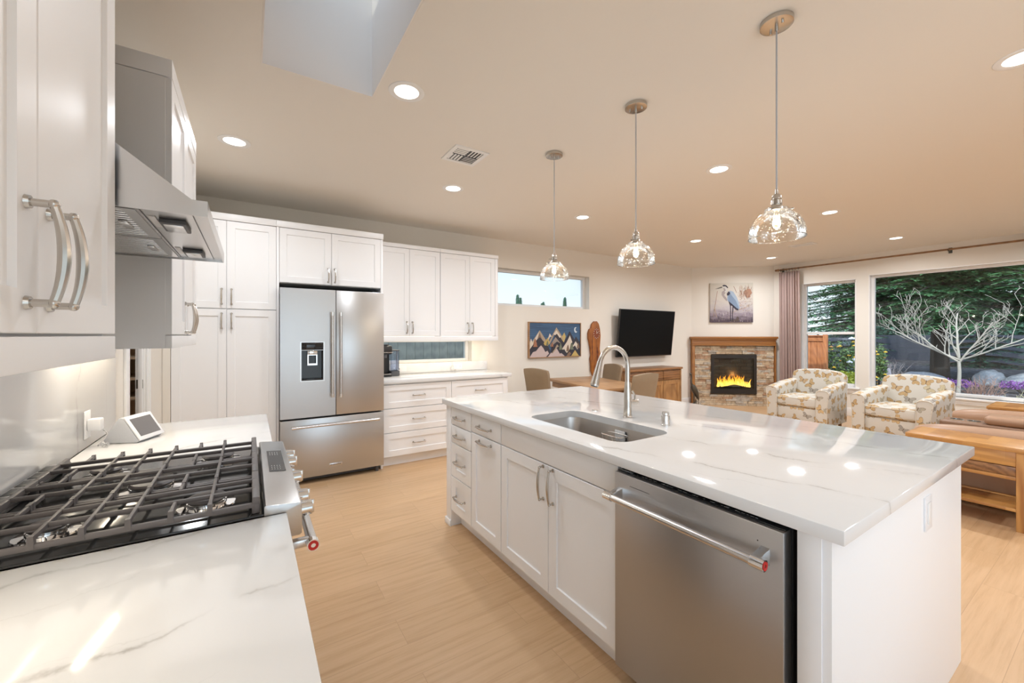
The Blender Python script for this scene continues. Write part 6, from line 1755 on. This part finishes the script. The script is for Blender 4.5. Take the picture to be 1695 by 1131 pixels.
leaf_shrub('flowering_shrub', 'shrub with yellow, orange and white blossoms seen through the sash window', (11.6, 3.95, GZ), 0.40, 0.55, 1.42, 1500, 0.06, M['greenleaf'], 5, blossoms=[(M['yellowfl'], 34, 0.032, 'yellow_blossoms'), (M['orangefl'], 26, 0.032, 'orange_blossoms'), (M['whitefl'], 9, 0.055, 'white_blossoms')])
leaf_shrub('flowering_shrub', 'upright shrub with yellow blossoms at the left edge of the picture window', (12.4, 3.42, GZ), 0.16, 0.17, 1.35, 700, 0.07, M['greenleaf'], 6, blossoms=[(M['yellowfl'], 16, 0.034, 'yellow_blossoms'), (M['orangefl'], 6, 0.03, 'orange_blossoms')])
leaf_shrub('heather_clump', 'low purple heather just left of the bare tree trunk', (16.3, 2.95, GZ), 0.3, 0.55, 0.34, 900, 0.05, M['purple'], 7, 'flower')
leaf_shrub('heather_clump', 'low purple heather at the right edge of the picture window', (17.0, 1.75, GZ), 0.3, 0.4, 0.34, 700, 0.05, M['purple'], 9, 'flower')
pg_ = tag(MB().prism([(-0.13, 0.0), (0.13, 0.0), (0.04, 0.75), (-0.02, 0.75)], -0.05, 0.05, 'yz', r=0.01).build('garden_obelisk', simple('pinkish stone', (0.50, 0.42, 0.42), 0.8)), 'pinkish tapered stone marker beside the yellow flowers', 'garden ornament')
pg_.location = (12.9, 3.34, GZ)
def twigs(name, lab, loc, n, h, spread, mat, seed):
    rnd = random.Random(seed); t_ = thing(name, lab, 'shrub', loc); m = MB()
    for k in range(n):
        a = rnd.random()*6.28; r = rnd.random()*spread; hh_ = h*rnd.uniform(0.5, 1)
        b0 = Vector((r*0.3*math.cos(a), r*0.3*math.sin(a), 0)); e_ = Vector((r*math.cos(a), r*math.sin(a), hh_)); mid = (b0+e_)/2+Vector((rnd.uniform(-.04, .04), rnd.uniform(-.04, .04), 0.03))
        m.tube([b0, mid, e_], [0.007, 0.005, 0.002], n=5)
        for q in range(3):
            p = mid.lerp(e_, rnd.random()); m.tube([p, p+Vector((rnd.uniform(-.12, .12), rnd.uniform(-.12, .12), rnd.uniform(.05, .18)))], [0.004, 0.0015], n=4)
    m.build('twigs', mat, t_, local=True); return t_
M['twig'] = simple('reddish dry twigs', (0.34, 0.20, 0.15), 0.8); M['twig_g'] = simple('grey twigs', (0.24, 0.20, 0.19), 0.8); M['twig_y'] = simple('straw twigs', (0.55, 0.50, 0.30), 0.8)
twigs('twig_shrub', 'leafless reddish twig shrub just right of the bare tree trunk', (13.2, 1.92, GZ), 46, 0.62, 0.45, M['twig'], 3)
twigs('twig_shrub', 'leafless grey twig shrub left of the flat boulder', (16.0, 4.15, GZ), 50, 0.75, 0.5, M['twig_g'], 4)
twigs('twig_shrub', 'pale straw-coloured budding shrub at the bottom right of the picture window', (11.6, 1.08, GZ), 60, 0.42, 0.55, M['twig_y'], 5)
